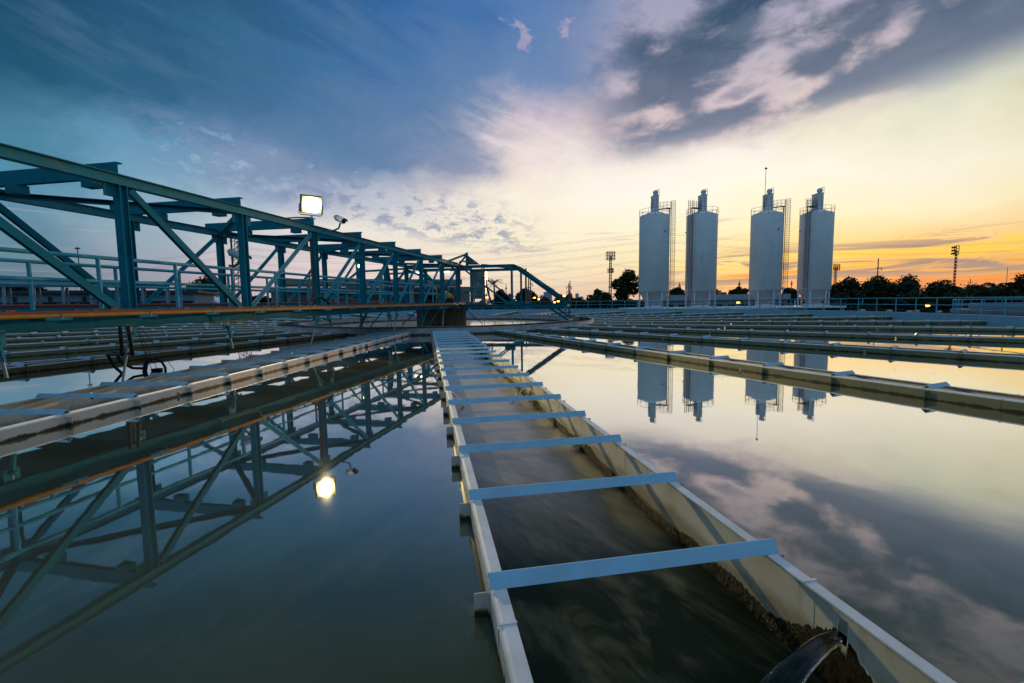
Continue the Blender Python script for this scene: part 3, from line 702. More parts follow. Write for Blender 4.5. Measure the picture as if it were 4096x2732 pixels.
# centre frame over the column
for v, u in ((1.65, -1.6), (-1.65, -1.6), (1.65, 1.6), (-1.65, 1.6)):
    MB().ibeam((v, u, 1.25), (v, u, 3.46), .2, .2, up=(0, 1, 0)).build('centre_post', M['teal'], br)
for a, b_ in (((1.65, 1.6, 3.50), (-1.65, 1.6, 3.50)), ((-1.65, -1.5, 3.5), (-1.65, 1.7, 3.5)), ((1.65, -1.5, 3.5), (1.65, 1.7, 3.5)), ((1.65, -1.65, 3.5), (-1.65, -1.65, 3.5)), ((.4, -1.65, 3.70), (.4, 1.6, 3.70))):
    MB().ibeam(a, b_, .16, .2).build('centre_beam', M['teal'], br)
for p0, p1 in (((1.65, -1.5, 3.35), (.2, -1.5, 1.3)), ((-1.6, -1.4, 3.3), (-.3, 1.3, 2.5)), ((-1.6, 1.5, 3.3), (.3, 1.5, 1.3)), ((-1.6, -4.3, 3.3), (-2.6, -1.6, 1.6)), ((-1.65, 1.6, 3.3), (-3.6, 1.6, 1.4)), ((-1.65, -1.6, 3.3), (-3.6, -1.6, 1.4)), ((-3.6, -1.6, 1.3), (-7.6, -1.6, 1.9)), ((-1.65, -1.6, 3.4), (-4.9, -1.6, 3.3)), ((-1.65, 1.6, 3.4), (-4.9, 1.6, 3.3)), ((-4.9, -1.6, 3.3), (-8.2, -1.6, 1.1)), ((-4.9, 1.6, 3.3), (-8.2, 1.6, 1.1)), ((-4.9, -1.6, 3.3), (-4.9, -1.6, 1.1)), ((-4.9, 1.6, 3.3), (-4.9, 1.6, 1.1)), ((-1.65, -1.6, 1.05), (-8.3, -1.6, 1.05)), ((-1.65, 1.6, 1.05), (-8.3, 1.6, 1.05)), ((-8.2, -1.6, 1.0), (-8.2, -1.6, .2)), ((-8.2, 1.6, 1.0), (-8.2, 1.6, .2))):
    MB().bar(p0, p1, .10, .12).build('brace', M['teal'], br)
# right arm, square to the bridge, ending on the inner ring
ar = thing('side_truss', 'shorter teal truss arm right of the column, sloping down to the ring', 'truss', BW(5, 0, 1), -TH)
def arm(p): return (p[0] - 5, p[1], p[2] - 1)
for u in (-1.65, 1.65):
    MB().ibeam(arm((1.75, u, 1.01)), arm((8.32, u, 1.01)), .16, .20).build('bottom_chord', M['teal'], ar)
    MB().ibeam(arm((1.6, u, 3.41)), arm((5.1, u, 3.41)), .14, .17).build('top_chord', M['teal'], ar)
    MB().chan(arm((5.1, u, 3.41)), arm((8.24, u, 1.14)), .13, .17, side=1).build('sloping_chord', M['teal'], ar)
    MB().ibeam(arm((5.02, u, 1.12)), arm((5.02, u, 3.33)), .12, .12, up=(0, 1, 0)).build('post', M['teal'], ar)
    MB().chan(arm((2.0, u, 3.33)), arm((4.8, u, 1.14)), .08, .09).build('diagonal', M['teal_bright'], ar)
    MB().bar(arm((8.2, u, .92)), arm((8.2, u, .20)), .10, .10).build('leg', M['teal'], ar)
    MB().chan(arm((7.25, u, .90)), arm((8.36, u, .14)), .08, .12).build('leg_brace', M['teal'], ar)
    MB().box2(arm((4.55, u - .01, 1.112)), arm((5.2, u + .01, 1.33))).build('gusset', M['teal'], ar)
for p0, p1, w in (((8.24, -1.6, 1.01), (8.24, 1.6, 1.01), .14), ((5.1, -1.6, 3.44), (5.1, 1.6, 3.44), .1), ((6.6, -1.6, 2.36), (6.6, 1.6, 2.36), .1), ((3.2, -1.6, 3.5), (4.5, 1.6, 3.5), .12), ((5.2, -1.6, 3.36), (7.2, 1.6, 1.95), .12), ((4.9, -1.6, 1.05), (4.9, 1.6, 1.05), .1)):
    MB().bar(arm(p0), arm(p1), w, .12).build('cross_tie', M['teal'], ar)
for v, zb in ((3.29, -.3), (4.73, .28), (5.04, -.3), (5.54, -.2)):
    q = MB(); q.tube([arm((v, -1.65, .91)), arm((v, -1.65, zb))], .02, 6); q.build('hanger_rod', M['steel'], ar)
MB().bar(arm((3.7, -1.65, .28)), arm((5.9, -1.65, .28)), .03, .04).build('scum_bar', M['grey_metal'], ar)
# hoist frame on the centre
hf = thing('hoist_frame', 'pointed teal hoist frame standing over the centre of the bridge', 'frame', BW(1.8, 0, 3.6), -TH)
q = MB(); q.chan((0, 0, 0), (0, 0, .84), .12, .20, up=(0, 1, 0)); q.build('mast', M['teal'], hf)
MB().chan((0, 0, .74), (-1.55, -.1, .22), .10, .12).build('jib', M['teal_light'], hf)
MB().bar((-.05, 0, .66), (-.6, 0, .0), .08, .1).build('strut', M['teal'], hf)
q = MB(); q.add([(.06, -.03, .66), (.85, -.03, .06), (.06, -.03, .06), (.06, .03, .66), (.85, .03, .06), (.06, .03, .06)], [(0, 2, 1), (3, 4, 5), (0, 1, 4, 3), (1, 2, 5, 4), (2, 0, 3, 5)]); q.build('side_plate', M['teal'], hf)
# centre platform rail
cr_ = thing('platform_railing', 'short teal railing round the machine platform at the bridge centre', 'railing', BW(2.6, -1.3, 1.2), -TH)
path = [(-.7, 0), (.0, 0), (.45, .35), (.6, 1.4)]
for z in (.98, .5): MB().tube([(x, y, z) for x, y in path], .03).build('rail', M['rail'], cr_)
for x, y in path: MB().tube([(x, y, -.1), (x, y, .97)], .03).build('post', M['rail'], cr_)
MB().box2((-1.0, -.05, -.08), (.75, 1.6, -.02)).build('platform', M['grey_metal'], cr_)
# machines at the centre
dm = thing('drive_motor', 'dark drive motor with round housing on the bridge deck by the centre', 'motor', BW(-.55, -.3, 1.24), -TH)
MB().lathe([(0, 1.12), (.16, 1.12), (.3, 1.0), (.33, .8), (.33, .45), (.4, .42), (.4, .36), (.3, .34), (.3, 0)], (0, 0, .1), 24).build('gear_housing', M['dark_machine'], dm)
MB().box2((-.5, -.4, 0), (.5, .4, .22)).build('base', M['dark_machine'], dm)
q = MB(); q.lathe([(0, .36), (.16, .34), (.18, .3), (.18, -.3), (.16, -.34), (0, -.36)], (0, 0, 0), 20); q.v = [(z, y - .1, x + .9) for x, y, z in q.v]; q.build('motor_body', M['grey_metal'], dm)
MB().tube([(-.3, -.3, .5), (-.42, -.3, .9), (-.3, -.3, 1.25), (-.05, -.3, 1.3)], .03).build('hose', M['teal_light'], dm)
ym = thing('yellow_gear_guard', 'slanted yellow gear guard on the bridge deck', 'machine guard', BW(.9, -.6, 1.24), -TH)
q = MB(); q.sweep((-.5, 0, .66), (.05, 0, .30), [(-.15, -.14), (.15, -.14), (.17, 0), (.15, .14), (-.15, .14), (-.17, 0)]); q.build('guard_shell', M['yellow_paint'], ym)
MB().box2((-.35, -.2, 0), (.15, .2, .3)).build('mount', M['dark_machine'], ym)
MB().tube([(.05, 0, .45), (.2, 0, .5), (.3, 0, .3), (.2, 0, .05)], .03).build('cable', M['black'], ym)
cb = thing('control_cabinet', 'tall stainless control cabinet beside the centre railing', 'cabinet', BW(2.6, -.2, 1.2), -TH)
MB().box2((-.4, -.3, .28), (.5, .3, 1.98)).build('case', M['mirror_steel'], cb)
MB().box2((-.36, -.325, .34), (.12, -.302, 1.92)).build('door', M['mirror_steel'], cb)
MB().box2((.14, -.325, .34), (.46, -.302, 1.92)).build('door', M['mirror_steel'], cb)
for x in (-.35, .45):
    MB().box2((x - .04, -.2, 0), (x + .04, .2, .279)).build('foot', M['grey_metal'], cb)
def pipe_thing(name, lab, cat, pts, r, mt, grp=None, seg=8):
    o = Vector(pts[0]); q = MB(o); q.tube(pts, r, seg); ob = q.build(name, M[mt]); tag(ob, lab, cat, grp); return ob
pipe_thing('red_conduit', 'red conduit rising at the end of the near truss and bending to the hoist', 'conduit', [BW(1.82, -1.75, 1.2), BW(1.85, -1.75, 3.72), BW(1.95, -1.6, 3.78), BW(2.3, -1.2, 3.70), BW(2.7, -1.0, 3.66)], .045, 'red_conduit')
pipe_thing('red_conduit', 'pair of red conduit pipes standing in front of the control cabinet, left one', 'conduit', [BW(3.16, -1.65, 1.1), BW(3.2, -1.65, 3.35)], .035, 'red_conduit')
pipe_thing('red_conduit', 'pair of red conduit pipes standing in front of the control cabinet, right one', 'conduit', [BW(3.27, -1.6, 1.1), BW(3.31, -1.6, 3.35)], .035, 'red_conduit')
pipe_thing('cable_bundle', 'black cable bundle hanging beside the red conduits at the cabinet', 'cable', [BW(3.42, -1.5, 2.6), BW(3.46, -1.5, 2.1), BW(3.6, -1.5, 1.6), BW(3.75, -1.5, 1.15)], .05, 'black')
for v, u, lab in ((-1.5, -.4, 'left glowing fluorescent tube light under the bridge roof beams'), (.5, -.4, 'right glowing fluorescent tube light under the bridge roof beams')):
    t = thing('tube_light', lab, 'tube light', BW(v, u, 3.22), -TH, 'tube lights at the bridge centre')
    MB().box2((-.28, -.09, .03), (.28, .09, .09)).build('housing', M['white'], t)
    MB().tube([(-.26, -.03, .0), (.26, -.03, .0)], .045, 8).build('tube', M['tube_light'], t)
sl_ = thing('bulkhead_lamp', 'small round lamp glowing on the rear truss post halfway along', 'lamp', BW(-1.5, -7.6, 3.18), -TH)
MB().lathe([(0, .12), (.06, .11), (.085, .03), (.085, -.06), (.0, -.07)], (0, 0, .1), 14).build('cap', M['teal_light'], sl_)
MB().lathe([(0, .0), (.05, -.0), (.065, -.07), (.05, -.15), (0, -.17)], (.0, 0, .03), 14).build('bulb', M['bulb'], sl_)
# floodlight and its stand, cameras
fl = thing('floodlight', 'bright square floodlight on a bracket above the bridge top chord', 'floodlight', BW(1.42, -15.67, 3.93), -TH)
fdir = (Vector((2.6, 2.4, -.9)) - BW(1.42, -15.67, 4.3)); fdir.normalize()
fl_rot = Matrix.Rotation(TH, 3, 'Z') @ fdir.to_track_quat('Y', 'Z').to_matrix()
def flp(q): q.v = [tuple(fl_rot @ Vector(v) + Vector((0, 0, .42))) for v in q.v]; return q
flp(MB().box2((-.30, -.12, -.26), (.30, .06, .26))).build('housing', M['dark_machine'], fl)
flp(MB().box2((-.30, .061, -.26), (.30, .085, .26))).build('rim_frame', M['steel'], fl)
flp(MB().box2((-.28, .086, -.24), (.28, .09, .24))).build('lens', M['lamp_face'], fl)
q = MB(); q.tube([(-.34, 0, .0), (-.34, 0, -.28), (-.28, 0, -.33), (.28, 0, -.33), (.34, 0, -.28), (.34, 0, .0)], .014, 6); flp(q).build('yoke', M['steel'], fl)
MB().tube([(0, 0, -.01), (0, 0, .10)], .03).build('stub', M['steel'], fl)
MB().tube([(-.05, 0, .02), (-.5, 0, .05), (-1.6, 0, .04)], .022).build('cable_pipe', M['red_conduit'], fl)
L_ = bpy.data.lights.new('floodlight_beam', 'SPOT'); L_.energy = 3200; L_.color = (1, .78, .36); L_.spot_size = R(84); L_.spot_blend = .5; L_.shadow_soft_size = .12
lo = bpy.data.objects.new('floodlight_beam', L_); COL.objects.link(lo); lo.location = BW(1.42, -15.67, 4.35) + fdir * .16
lo.rotation_euler = (-fdir).to_track_quat('Z', 'Y').to_euler()
def cctv(lab, base, d, arm_pts, s=1.0):
    t = thing('security_camera', lab, 'camera', base, 0, 'security cameras on the bridge')
    d = Vector(d).normalized(); q = MB(); c = Vector(arm_pts[-1]) + Vector((0, 0, .09 * s))
    q.tube([c - d * .2 * s, c + d * .2 * s], .072 * s, 14); q.build('camera_body', M['camera_white'], t)
    q = MB(); q.tube([c + d * .2 * s, c + d * .215 * s], .05 * s, 14); q.build('lens', M['black'], t)
    q = MB(); P = []; n = 9; sd_ = d.cross(Vector((0, 0, 1))).normalized(); u_ = sd_.cross(d)
    for e in (-.22, .27):
        for k in range(n):
            a = PI * k / (n - 1); P.append(c + d * e * s + sd_ * math.cos(a) * .088 * s + u_ * (math.sin(a) * .088 * s))
    for e in (-.22, .27):
        for k in range(n):
            a = PI * k / (n - 1); P.append(c + d * e * s + sd_ * math.cos(a) * .080 * s + u_ * (math.sin(a) * .080 * s))
    F_ = []
    for k in range(n - 1): F_ += [(k, k + 1, n + k + 1, n + k), (2 * n + k, 3 * n + k, 3 * n + k + 1, 2 * n + k + 1)]
    q.add(P, F_, True); q.build('sun_hood', M['camera_white'], t)
    MB().tube(arm_pts, .025 * s, 8).build('bracket', M['grey_metal'], t)
fx = BW(1.8, -15.35, 3.66)
cctv('white bullet camera on a curved bracket right of the floodlight', fx, (.62, -.62, -.30), [(-.05, 0, -.08), (.12, .06, -.06), (.25, .12, .02), (.30, .14, .18)], 1.2)
fx = BW(-1.4, -15.8, 2.75)
cctv('grey security camera on the rear truss post, left of the floodlight', fx, (.8, -.2, -.28), [(-.1, 0, -.2), (.1, 0, -.22), (.2, 0, -.15), (.22, 0, -.02)], 1.5)
pipe_thing('red_conduit', 'thin red conduit running up the rear truss post beside the grey camera', 'conduit', [BW(-1.45, -15.72, 1.3), BW(-1.45, -15.72, 3.45)], .03, 'red_conduit')
pipe_thing('red_conduit', 'red conduit running up the truss post below the floodlight', 'conduit', [BW(1.6, -16.07, 1.3), BW(1.6, -16.07, 3.4)], .028, 'red_conduit')
pipe_thing('cable_coil', 'coil of dark cable looped on the deck below the floodlight post', 'cable', [BW(1.72, -16.6 + 1.2 * i / 12, 1.27 + .26 * math.sin(PI * i / 12)) for i in range(13)], .035, 'black')

# hoses and ropes in the water at the left
def wpt(px, py, z=WZ):
    d = RT * ((px - 2048) / F_PX) + UP * ((1366 - py) / F_PX) + FW; return Vector((0, 0, CH)) + d * ((z - CH) / d.z)
hw = wpt(560, 1488)
hd = Vector((hw.x, hw.y, 0)).normalized(); hs = Vector((hd.y, -hd.x, 0))
def hp(a, z, b_=0): return hw + hs * a + hd * b_ + Vector((0, 0, z))
top = on_v(480, 1304, 1.9); top = BW(1.9, top.y, .95)
pipe_thing('rubber_hose', 'black rubber hose hanging straight down from the bridge into the water', 'hose', [top, top + Vector((.0, 0, -.5)), hp(-.52, .45), hp(-.42, .16), hp(-.30, .0), hp(-.26, -.12)], .03, 'black', 'hoses below the bridge')
pipe_thing('rubber_hose', 'black rubber hose bending from the bridge to the looped float', 'hose', [top + Vector((.1, .05, 0)), top + Vector((.14, .05, -.5)), hp(-.40, .50), hp(-.28, .22), hp(-.12, .10), hp(.02, .08), hp(.12, .08)], .03, 'black', 'hoses below the bridge')
pipe_thing('looped_hose', 'black hose loop rising out of the grey water', 'hose', [hp(.05, -.15), hp(.08, .0), hp(.12, .2), hp(.16, .25)] , .045, 'black')
pipe_thing('hose_arch', 'thin black hose arch standing out of the water beside the thicker hose', 'hose', [hp(.12, .17), hp(.20, .25), hp(.30, .26), hp(.40, .18), hp(.45, .06), hp(.46, -.14)], .026, 'black')
q = MB(hp(.3, 0)); q.lathe([(.075, .03), (.11, .045), (.12, .015), (.085, .0)], hp(.3, .0), 20, True, closed=True); tag(q.build('float_ring', M['black']), 'small dark float ring on the water under the hose arch', 'float')
for i, (a, px) in enumerate(((.22, 548), (.32, 560), (.62, 590))):
    t2 = on_v(540 + i * 7, 1304, 1.6); pipe_thing('rope', ['rope from the bridge to the hose, left one', 'rope from the bridge to the float ring', 'rope from the bridge to the open water, right one'][i], 'rope', [BW(1.6, t2.y, .95), hp(a, -.02)], .006, 'rope', 'ropes below the bridge', 5)

# ------------------------------------------------------------------ silos
SR = 2.26; SY = 72.0
def px_x(px, Y): return at(px, 1195, Y).x
sl_x = [px_x(2614, SY) , px_x(2801, SY), px_x(3058, SY), px_x(3253, SY)]
def make_silo(lab):
    t = thing('silo', lab, 'silo', (0, SY, 0), 0, 'row of four white storage silos')
    q = MB(); q.lathe([(SR - .02, 2.5), (SR, 2.52), (SR, 13.95), (SR - .02, 14.0), (SR * .55, 14.42), (.5, 14.75), (0, 14.78)], (0, 0, 0), 64); q.build('tank_body', M['silo'], t)
    q = MB()
    for z in (3.4, 5.6, 7.8, 9.9, 11.3, 12.8): q.lathe([(SR, z), (SR + .012, z + .015), (SR, z + .03)], (0, 0, 0), 64)
    q.build('weld_seam', M['silo_cone'], t)
    MB().lathe([(SR - .05, 2.5), (1.2, .75), (1.0, .6), (1.0, .45)], (0, 0, 0), 48).build('hopper_cone', M['silo_cone'], t)
    MB().lathe([(1.0, .44), (1.35, .25), (1.45, .1), (1.45, 0)], (0, 0, 0), 40).build('base_hood', M['white'], t)
    for i in range(6):
        a = 2 * PI * i / 6 + .25; q = MB(); x, y = math.cos(a) * (SR - .16), math.sin(a) * (SR - .16)
        q.tube([(x, y, 0), (x, y, 2.52)], .13, 12); q.box((x, y, .03), (.4, .4, .06)); q.build('leg', M['white'], t)
    MB().lathe([(SR - .08, 1.18), (SR - .02, 1.18), (SR - .02, 1.06), (SR - .08, 1.06)], (0, 0, 0), 6, False, .25, 2 * PI + .25, closed=True).build('leg_ring', M['white'], t)
    # filter tower, square to the row whichever way the ladder faces
    tq = MB(); tq.box2((-.36, -.85, 14.3), (.36, .85, 17.0)); tq.box2((-.42, -.9, 17.001), (.42, .9, 17.06)); tq.lathe([(.98, 14.25), (.98, 14.5), (.9, 14.56)], (0, 0, 0), 28)
    tw_ = tq.build('filter_tower', M['silo'], t)
    q = MB(); q.lathe([(0, -.24), (.28, -.24), (.36, -.14), (.36, .14), (.28, .24), (0, .24)], (0, 0, 0), 22); q.v = [(x - .10, z - .55, y + 17.42) for x, y, z in q.v]; q.box((-.10, -.83, 17.4), (.2, .06, .28)); q.build('fan_housing', M['silo'], tw_)
    q = MB(); q.box((-.42, -.2, 16.0), (.10, .5, 1.2)); q.box((-.42, .4, 15.6), (.10, .3, .9)); q.build('access_door', M['silo_cone'], tw_)
    q = MB()
    for x, y in ((.1, -.8), (.40, -.8), (.40, -.1), (.4, .7)): q.tube([(x, y, 17.05), (x, y, 17.85)], .025, 5)
    for z in (17.45, 17.84): q.tube([(.1, -.8, z), (.40, -.8, z), (.40, .7, z)], .022, 5)
    q.build('tower_rail', M['silo_steel'], tw_)
    MB().tube([(.05, -.89, 16.6), (.05, -.9, 15.6), (.14, -.92, 15.2), (.10, -.9, 14.5)], .04, 6).build('air_pipe', M['silo_cone'], tw_)
    # roof rail
    q = MB(); n = 40
    for z in (14.45, 14.95): q.tube([(math.cos(2 * PI * i / n) * (SR + .02), math.sin(2 * PI * i / n) * (SR + .02), z) for i in range(n + 1)], .022, 5)
    for i in range(14):
        a = 2 * PI * i / 14; x, y = math.cos(a) * (SR + .02), math.sin(a) * (SR + .02); q.tube([(x, y, 13.9), (x, y, 14.95)], .022, 5)
    q.build('roof_rail', M['silo_steel'], t)
    # caged ladder at local angle 0 (+x)
    q = MB(); x0 = SR + .16; tp = 16.0
    for y in (-.24, .24): q.tube([(x0, y, .8), (x0, y, tp)], .03, 5)
    z = .9
    while z < tp: q.tube([(x0, -.24, z), (x0, .24, z)], .016, 4); z += .3
    lad = q.build('ladder', M['silo_steel'], t)
    q = MB(); z = 2.8
    while z < tp + .1:
        q.tube([(x0 + .02 + .62 * math.sin(PI * k / 8), -.36 * math.cos(PI * k / 8), z) for k in range(9)], .017, 4); z += .27
    for k in (1, 2.7, 4, 5.3, 7): q.tube([(x0 + .02 + .62 * math.sin(PI * k / 8), -.36 * math.cos(PI * k / 8), 2.8) , (x0 + .02 + .62 * math.sin(PI * k / 8), -.36 * math.cos(PI * k / 8), tp)], .014, 4)
    q.build('ladder_cage', M['silo_steel'], lad)
    q = MB(); q.box((1.45, 0, 14.98), (1.75, .7, .07)); q.bar((2.15, -.3, 13.9), (2.15, -.3, 15.0), .07, .07); q.bar((2.15, .3, 13.9), (2.15, .3, 15.0), .07, .07)
    for y in (-.35, .35):
        for z in (15.5, 15.95): q.tube([(.6, y, z), (2.3, y, z)], .02, 4)
        for x in (.8, 1.3, 1.8, 2.3): q.tube([(x, y, 15), (x, y, 15.95)], .02, 4)
    q.build('gangway', M['silo_steel'], t)
    q = MB(); q.lathe([(.0, 0), (.10, -.0), (.12, -.12), (0, -.14)], (0, 0, 0), 10); q.v = [(x + SR * .80, y - SR * .66, z + 11.6) for x, y, z in q.v]; q.build('lamp', M['silo_steel'], t)
    return t
s1 = make_silo('leftmost white silo, caged ladder along its right edge')
s1.location.x = sl_x[0]; s1.rotation_euler.z = R(-27)
def face_row(o):
    for k in KIDS[o.name]:
        if k.name.startswith('filter_tower'): k.rotation_euler.z = -o.rotation_euler.z
face_row(s1)
for i, (rz, lab) in enumerate(((-150, 'second white silo from the left, caged ladder on its front'), (-38, 'third white silo, tall antenna beside it and ladder on its right edge'), (-149, 'rightmost white silo, ladder up its front and orange sky beside it'))):
    c = copy_tree(s1); c.location.x = sl_x[i + 1]; c.rotation_euler.z = R(rz); c['label'] = lab; face_row(c)
a_ = at(3060, 800, SY - 1.2); an = thing('lightning_mast', 'thin mast with a small round cap rising beside the third silo tower', 'mast', (a_.x, SY - 1.2, 14.6))
MB().tube([(-.05, 0, -.4), (0, 0, 5.9)], .035, 6).build('pole', M['silo_steel'], an)
MB().lathe([(0, .26), (.12, .22), (.19, .10), (.17, 0), (0, -.03)], (0, 0, 5.9), 14).build('cap', M['dark_machine'], an)
MB().lathe([(0, .06), (.06, 0), (0, -.06)], (0, 0, 3.6), 8).build('joint', M['silo_steel'], an)
# platforms under the silos with rails
def slab(lab, xa, xb, ya, yb, z):
    t = thing('silo_platform', lab, 'platform', ((xa + xb) / 2, (ya + yb) / 2, -1.3)); o = t.location
    MB(o).box2((xa, ya, z - .28), (xb, yb, z)).build('slab', M['white'], t)
    n = max(2, int((xb - xa) / 2.6))
    for i in range(n + 1):
        x = xa + .3 + (xb - xa - .6) * i / n; MB(o).box2((x - .18, ya + .3, -1.3), (x + .18, ya + .66, z - .281)).build('pier', M['cream'], t)
    q = MB(o)
    for zz in (.45, .9): q.tube([(xa + .1, ya + .1, z + zz), (xb - .1, ya + .1, z + zz), (xb - .1, yb, z + zz)], .03, 5)
    k = int((xb - xa) / 1.6)
    for i in range(k + 1): x = xa + .1 + (xb - xa - .2) * i / k; q.tube([(x, ya + .1, z), (x, ya + .1, z + .9)], .028, 5)
    q.build('rail', M['silo_steel'], t)
slab('pale concrete platform under the two left silos', px_x(2515, 69), px_x(2905, 69), 69, 76, 0)
slab('pale raised platform on piers under the two right silos', px_x(2912, 69), px_x(3388, 69), 69, 76, -.005)

# ------------------------------------------------------------------ buildings
def wing(name, lab, cat, pxa, pxb, Ya, Yb, ztop, zbot=-1.3, depth=12, wallm='bld_blue', roofm='roof_dark', nwin=8, wz=(.3, 1.6), wfrac=.6, roof_h=.35, over=.5, winm='glass_dark'):
    A, B = at(pxa, 1200, Ya), at(pxb, 1200, Yb); A.z = B.z = 0
    t = thing(name, lab, cat, ((A + B) / 2) + Vector((0, 0, zbot))); L = (B - A).length; d = (B - A).normalized(); t.rotation_euler.z = math.atan2(d.y, d.x)
    h = ztop - zbot
    MB().box2((-L / 2, 0, 0), (L / 2, depth, h)).build('wall', M[wallm], t)
    MB().box2((-L / 2 - over, -over, h + .002), (L / 2 + over, depth + over, h + roof_h)).build('roof', M[roofm], t)
    for i in range(nwin):
        x = -L / 2 + L * (i + .5) / nwin; w = L / nwin * wfrac
        f = MB().box2((x - w / 2, -.06, wz[0] - zbot), (x + w / 2, -.003, wz[1] - zbot)).build('window', M['door'], t)
        MB().box2((x - w / 2 + .06, -.075, wz[0] - zbot + .06), (x - .03, -.0605, wz[1] - zbot - .06)).build('pane', M[winm], f)
        MB().box2((x + .03, -.075, wz[0] - zbot + .06), (x + w / 2 - .06, -.0605, wz[1] - zbot - .06)).build('pane', M[winm], f)
    return t, L, h
# low plant house on the left, behind the bridge, with its open canopy frame in front
bl, L, h = wing('plant_building', 'long low blue-grey plant building with dark doors, behind the left bridge', 'building', -160, 778, 48, 56, 2.78, nwin=13, wz=(-.1, 1.75), wfrac=.7)
for i in range(7):
    x = -L / 2 + L * (i + .4) / 7; MB().box2((x, -.12, 3.25), (x + .3, -.02, 3.75)).build('wall_lamp', M['dark_machine'], bl)
MB().tube([(-L / 2, -.25, 3.1), (L / 2, -.25, 3.1)], .07, 6).build('wall_pipe', M['dark_machine'], bl)
def canopy(name, lab, pxa, pxb, Ya, Yb, zt, th, ncol, depth, mt, cw=.3, zb=-1.3):
    A, B = at(pxa, 1200, Ya), at(pxb, 1200, Yb); A.z = B.z = 0
    t = thing(name, lab, 'canopy', ((A + B) / 2) + Vector((0, 0, zb))); L = (B - A).length; d = (B - A).normalized(); t.rotation_euler.z = math.atan2(d.y, d.x)
    MB().box2((-L / 2, 0, zt - th - zb), (L / 2, depth, zt - zb)).build('roof_slab', M[mt], t)
    MB().box2((-L / 2 + .2, .25, zt - th - zb - .3), (L / 2 - .2, .5, zt - th - zb - .002)).build('edge_beam', M[mt], t)
    for i in range(ncol):
        for y in (.4, depth - .4):
            x = -L / 2 + .5 + (L - 1) * i / (ncol - 1); MB().box2((x - cw / 2, y - cw / 2, 0), (x + cw / 2, y + cw / 2, zt - th - zb - .302)).build('column', M[mt], t)
    return t, L
canopy('walkway_canopy', 'flat pale canopy on slim columns in front of the low left building', -150, 690, 42.5, 50.5, 3.92, .34, 8, 2.2, 'bld_blue', .2)
# white gabled hall at its right end
G = at(845, 1200, 66); gt = thing('gabled_hall', 'white gabled hall with a sloping roof edge and glass front, right of the low building', 'building', (G.x, G.y, -1.3), R(18))
wd = at(900, 1200, 66).x - at(772, 1200, 66).x + 1.5
q = MB(); a, e = wd / 2, .0
q.add([(-a, 0, 0), (a, 0, 0), (a, 0, 1.6), (-a, 0, 4.1), (-a, 10, 0), (a, 10, 0), (a, 10, 1.6), (-a, 10, 4.1)], [(0, 1, 2, 3), (5, 4, 7, 6), (0, 3, 7, 4), (1, 5, 6, 2), (0, 4, 5, 1)]); q.build('wall', M['white'], gt)
q = MB(); q.add([(-a - .3, -.4, 4.25), (a + .5, -.4, 1.42), (a + .5, 10.4, 1.42), (-a - .3, 10.4, 4.25), (-a - .3, -.4, 4.6), (a + .5, -.4, 1.77), (a + .5, 10.4, 1.77), (-a - .3, 10.4, 4.6)], [(3, 2, 1, 0), (4, 5, 6, 7), (0, 1, 5, 4), (1, 2, 6, 5), (2, 3, 7, 6), (3, 0, 4, 7)]); q.build('roof', M['white'], gt)
for i in range(3):
    x0 = -a + .4 + i * 1.3; MB().add([(x0, -.03, .5), (x0 + 1.1, -.03, .5), (x0 + 1.1, -.03, 3.1 - (i + 1) * .62), (x0, -.03, 3.5 - i * .7)], [(0, 1, 2, 3)])
    q = MB(); q.add([(x0, -.03, .5), (x0 + 1.1, -.03, .5), (x0 + 1.1, -.03, 3.3 - (i + 1) * .62), (x0, -.03, 3.3 - i * .62), (x0, 0.01, .5), (x0 + 1.1, .01, .5), (x0 + 1.1, .01, 3.3 - (i + 1) * .62), (x0, .01, 3.3 - i * .62)], [(0, 1, 2, 3), (0, 4, 5, 1), (1, 5, 6, 2), (2, 6, 7, 3), (3, 7, 4, 0)]); q.build('window', M['glass_dark'], gt)
# concrete frame building behind the middle of the bridge
wing('grey_building', 'grey two-storey concrete building behind the middle of the bridge', 'building', 1085, 1880, 66, 74, 2.9, nwin=14, wz=(-.6, 1.2), wfrac=.62, wallm='bld_grey', roofm='bld_grey', roof_h=.8, over=.2)
canopy('concrete_canopy', 'wide grey concrete canopy on tall columns behind the middle of the bridge', 1105, 1850, 60, 68, 4.6, .75, 8, 5, 'bld_grey', .42)
# low shed behind the silos
wing('low_shed', 'low pale blue shed with a flat roof behind the silos', 'building', 2655, 3150, 92, 92, 1.0, nwin=10, wz=(-1.0, .3), wfrac=.55, roofm='roof_pale', roof_h=1.1, over=.4)
# distant roofs and towers
def block(name, lab, pxa, pxb, pytop, Y, mt, depth=None, extra=None, rows=0):
    A, B = at(pxa, pytop, Y), at(pxb, pytop, Y); w = B.x - A.x; t = thing(name, lab, 'tower' if rows else 'building', ((A.x + B.x) / 2, Y, -1.3)); h = A.z + 1.3; dp = depth or w
    MB().box2((-w / 2, 0, 0), (w / 2, dp, h)).build('wall', M[mt], t)
    MB().box2((-w * .2, dp * .3, h + .001), (w * .15, dp * .6, h + w * .12)).build('roof_house', M[mt], t)
    for r in range(rows):
        z = h * (.45 + .5 * r / rows); MB().box2((-w * .45, -w * .01, z), (w * .45, -w * .002, z + h * .018)).build('window_band', M['roof_pale'], t)
    return t, w, h
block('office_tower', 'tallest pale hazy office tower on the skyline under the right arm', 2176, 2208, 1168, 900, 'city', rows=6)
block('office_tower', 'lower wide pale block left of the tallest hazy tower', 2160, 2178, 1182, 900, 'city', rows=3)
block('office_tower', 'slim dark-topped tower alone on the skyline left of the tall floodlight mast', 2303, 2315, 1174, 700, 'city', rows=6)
block('office_tower', 'small pale block far right of the slim tower', 2319, 2334, 1187, 900, 'city', rows=2)
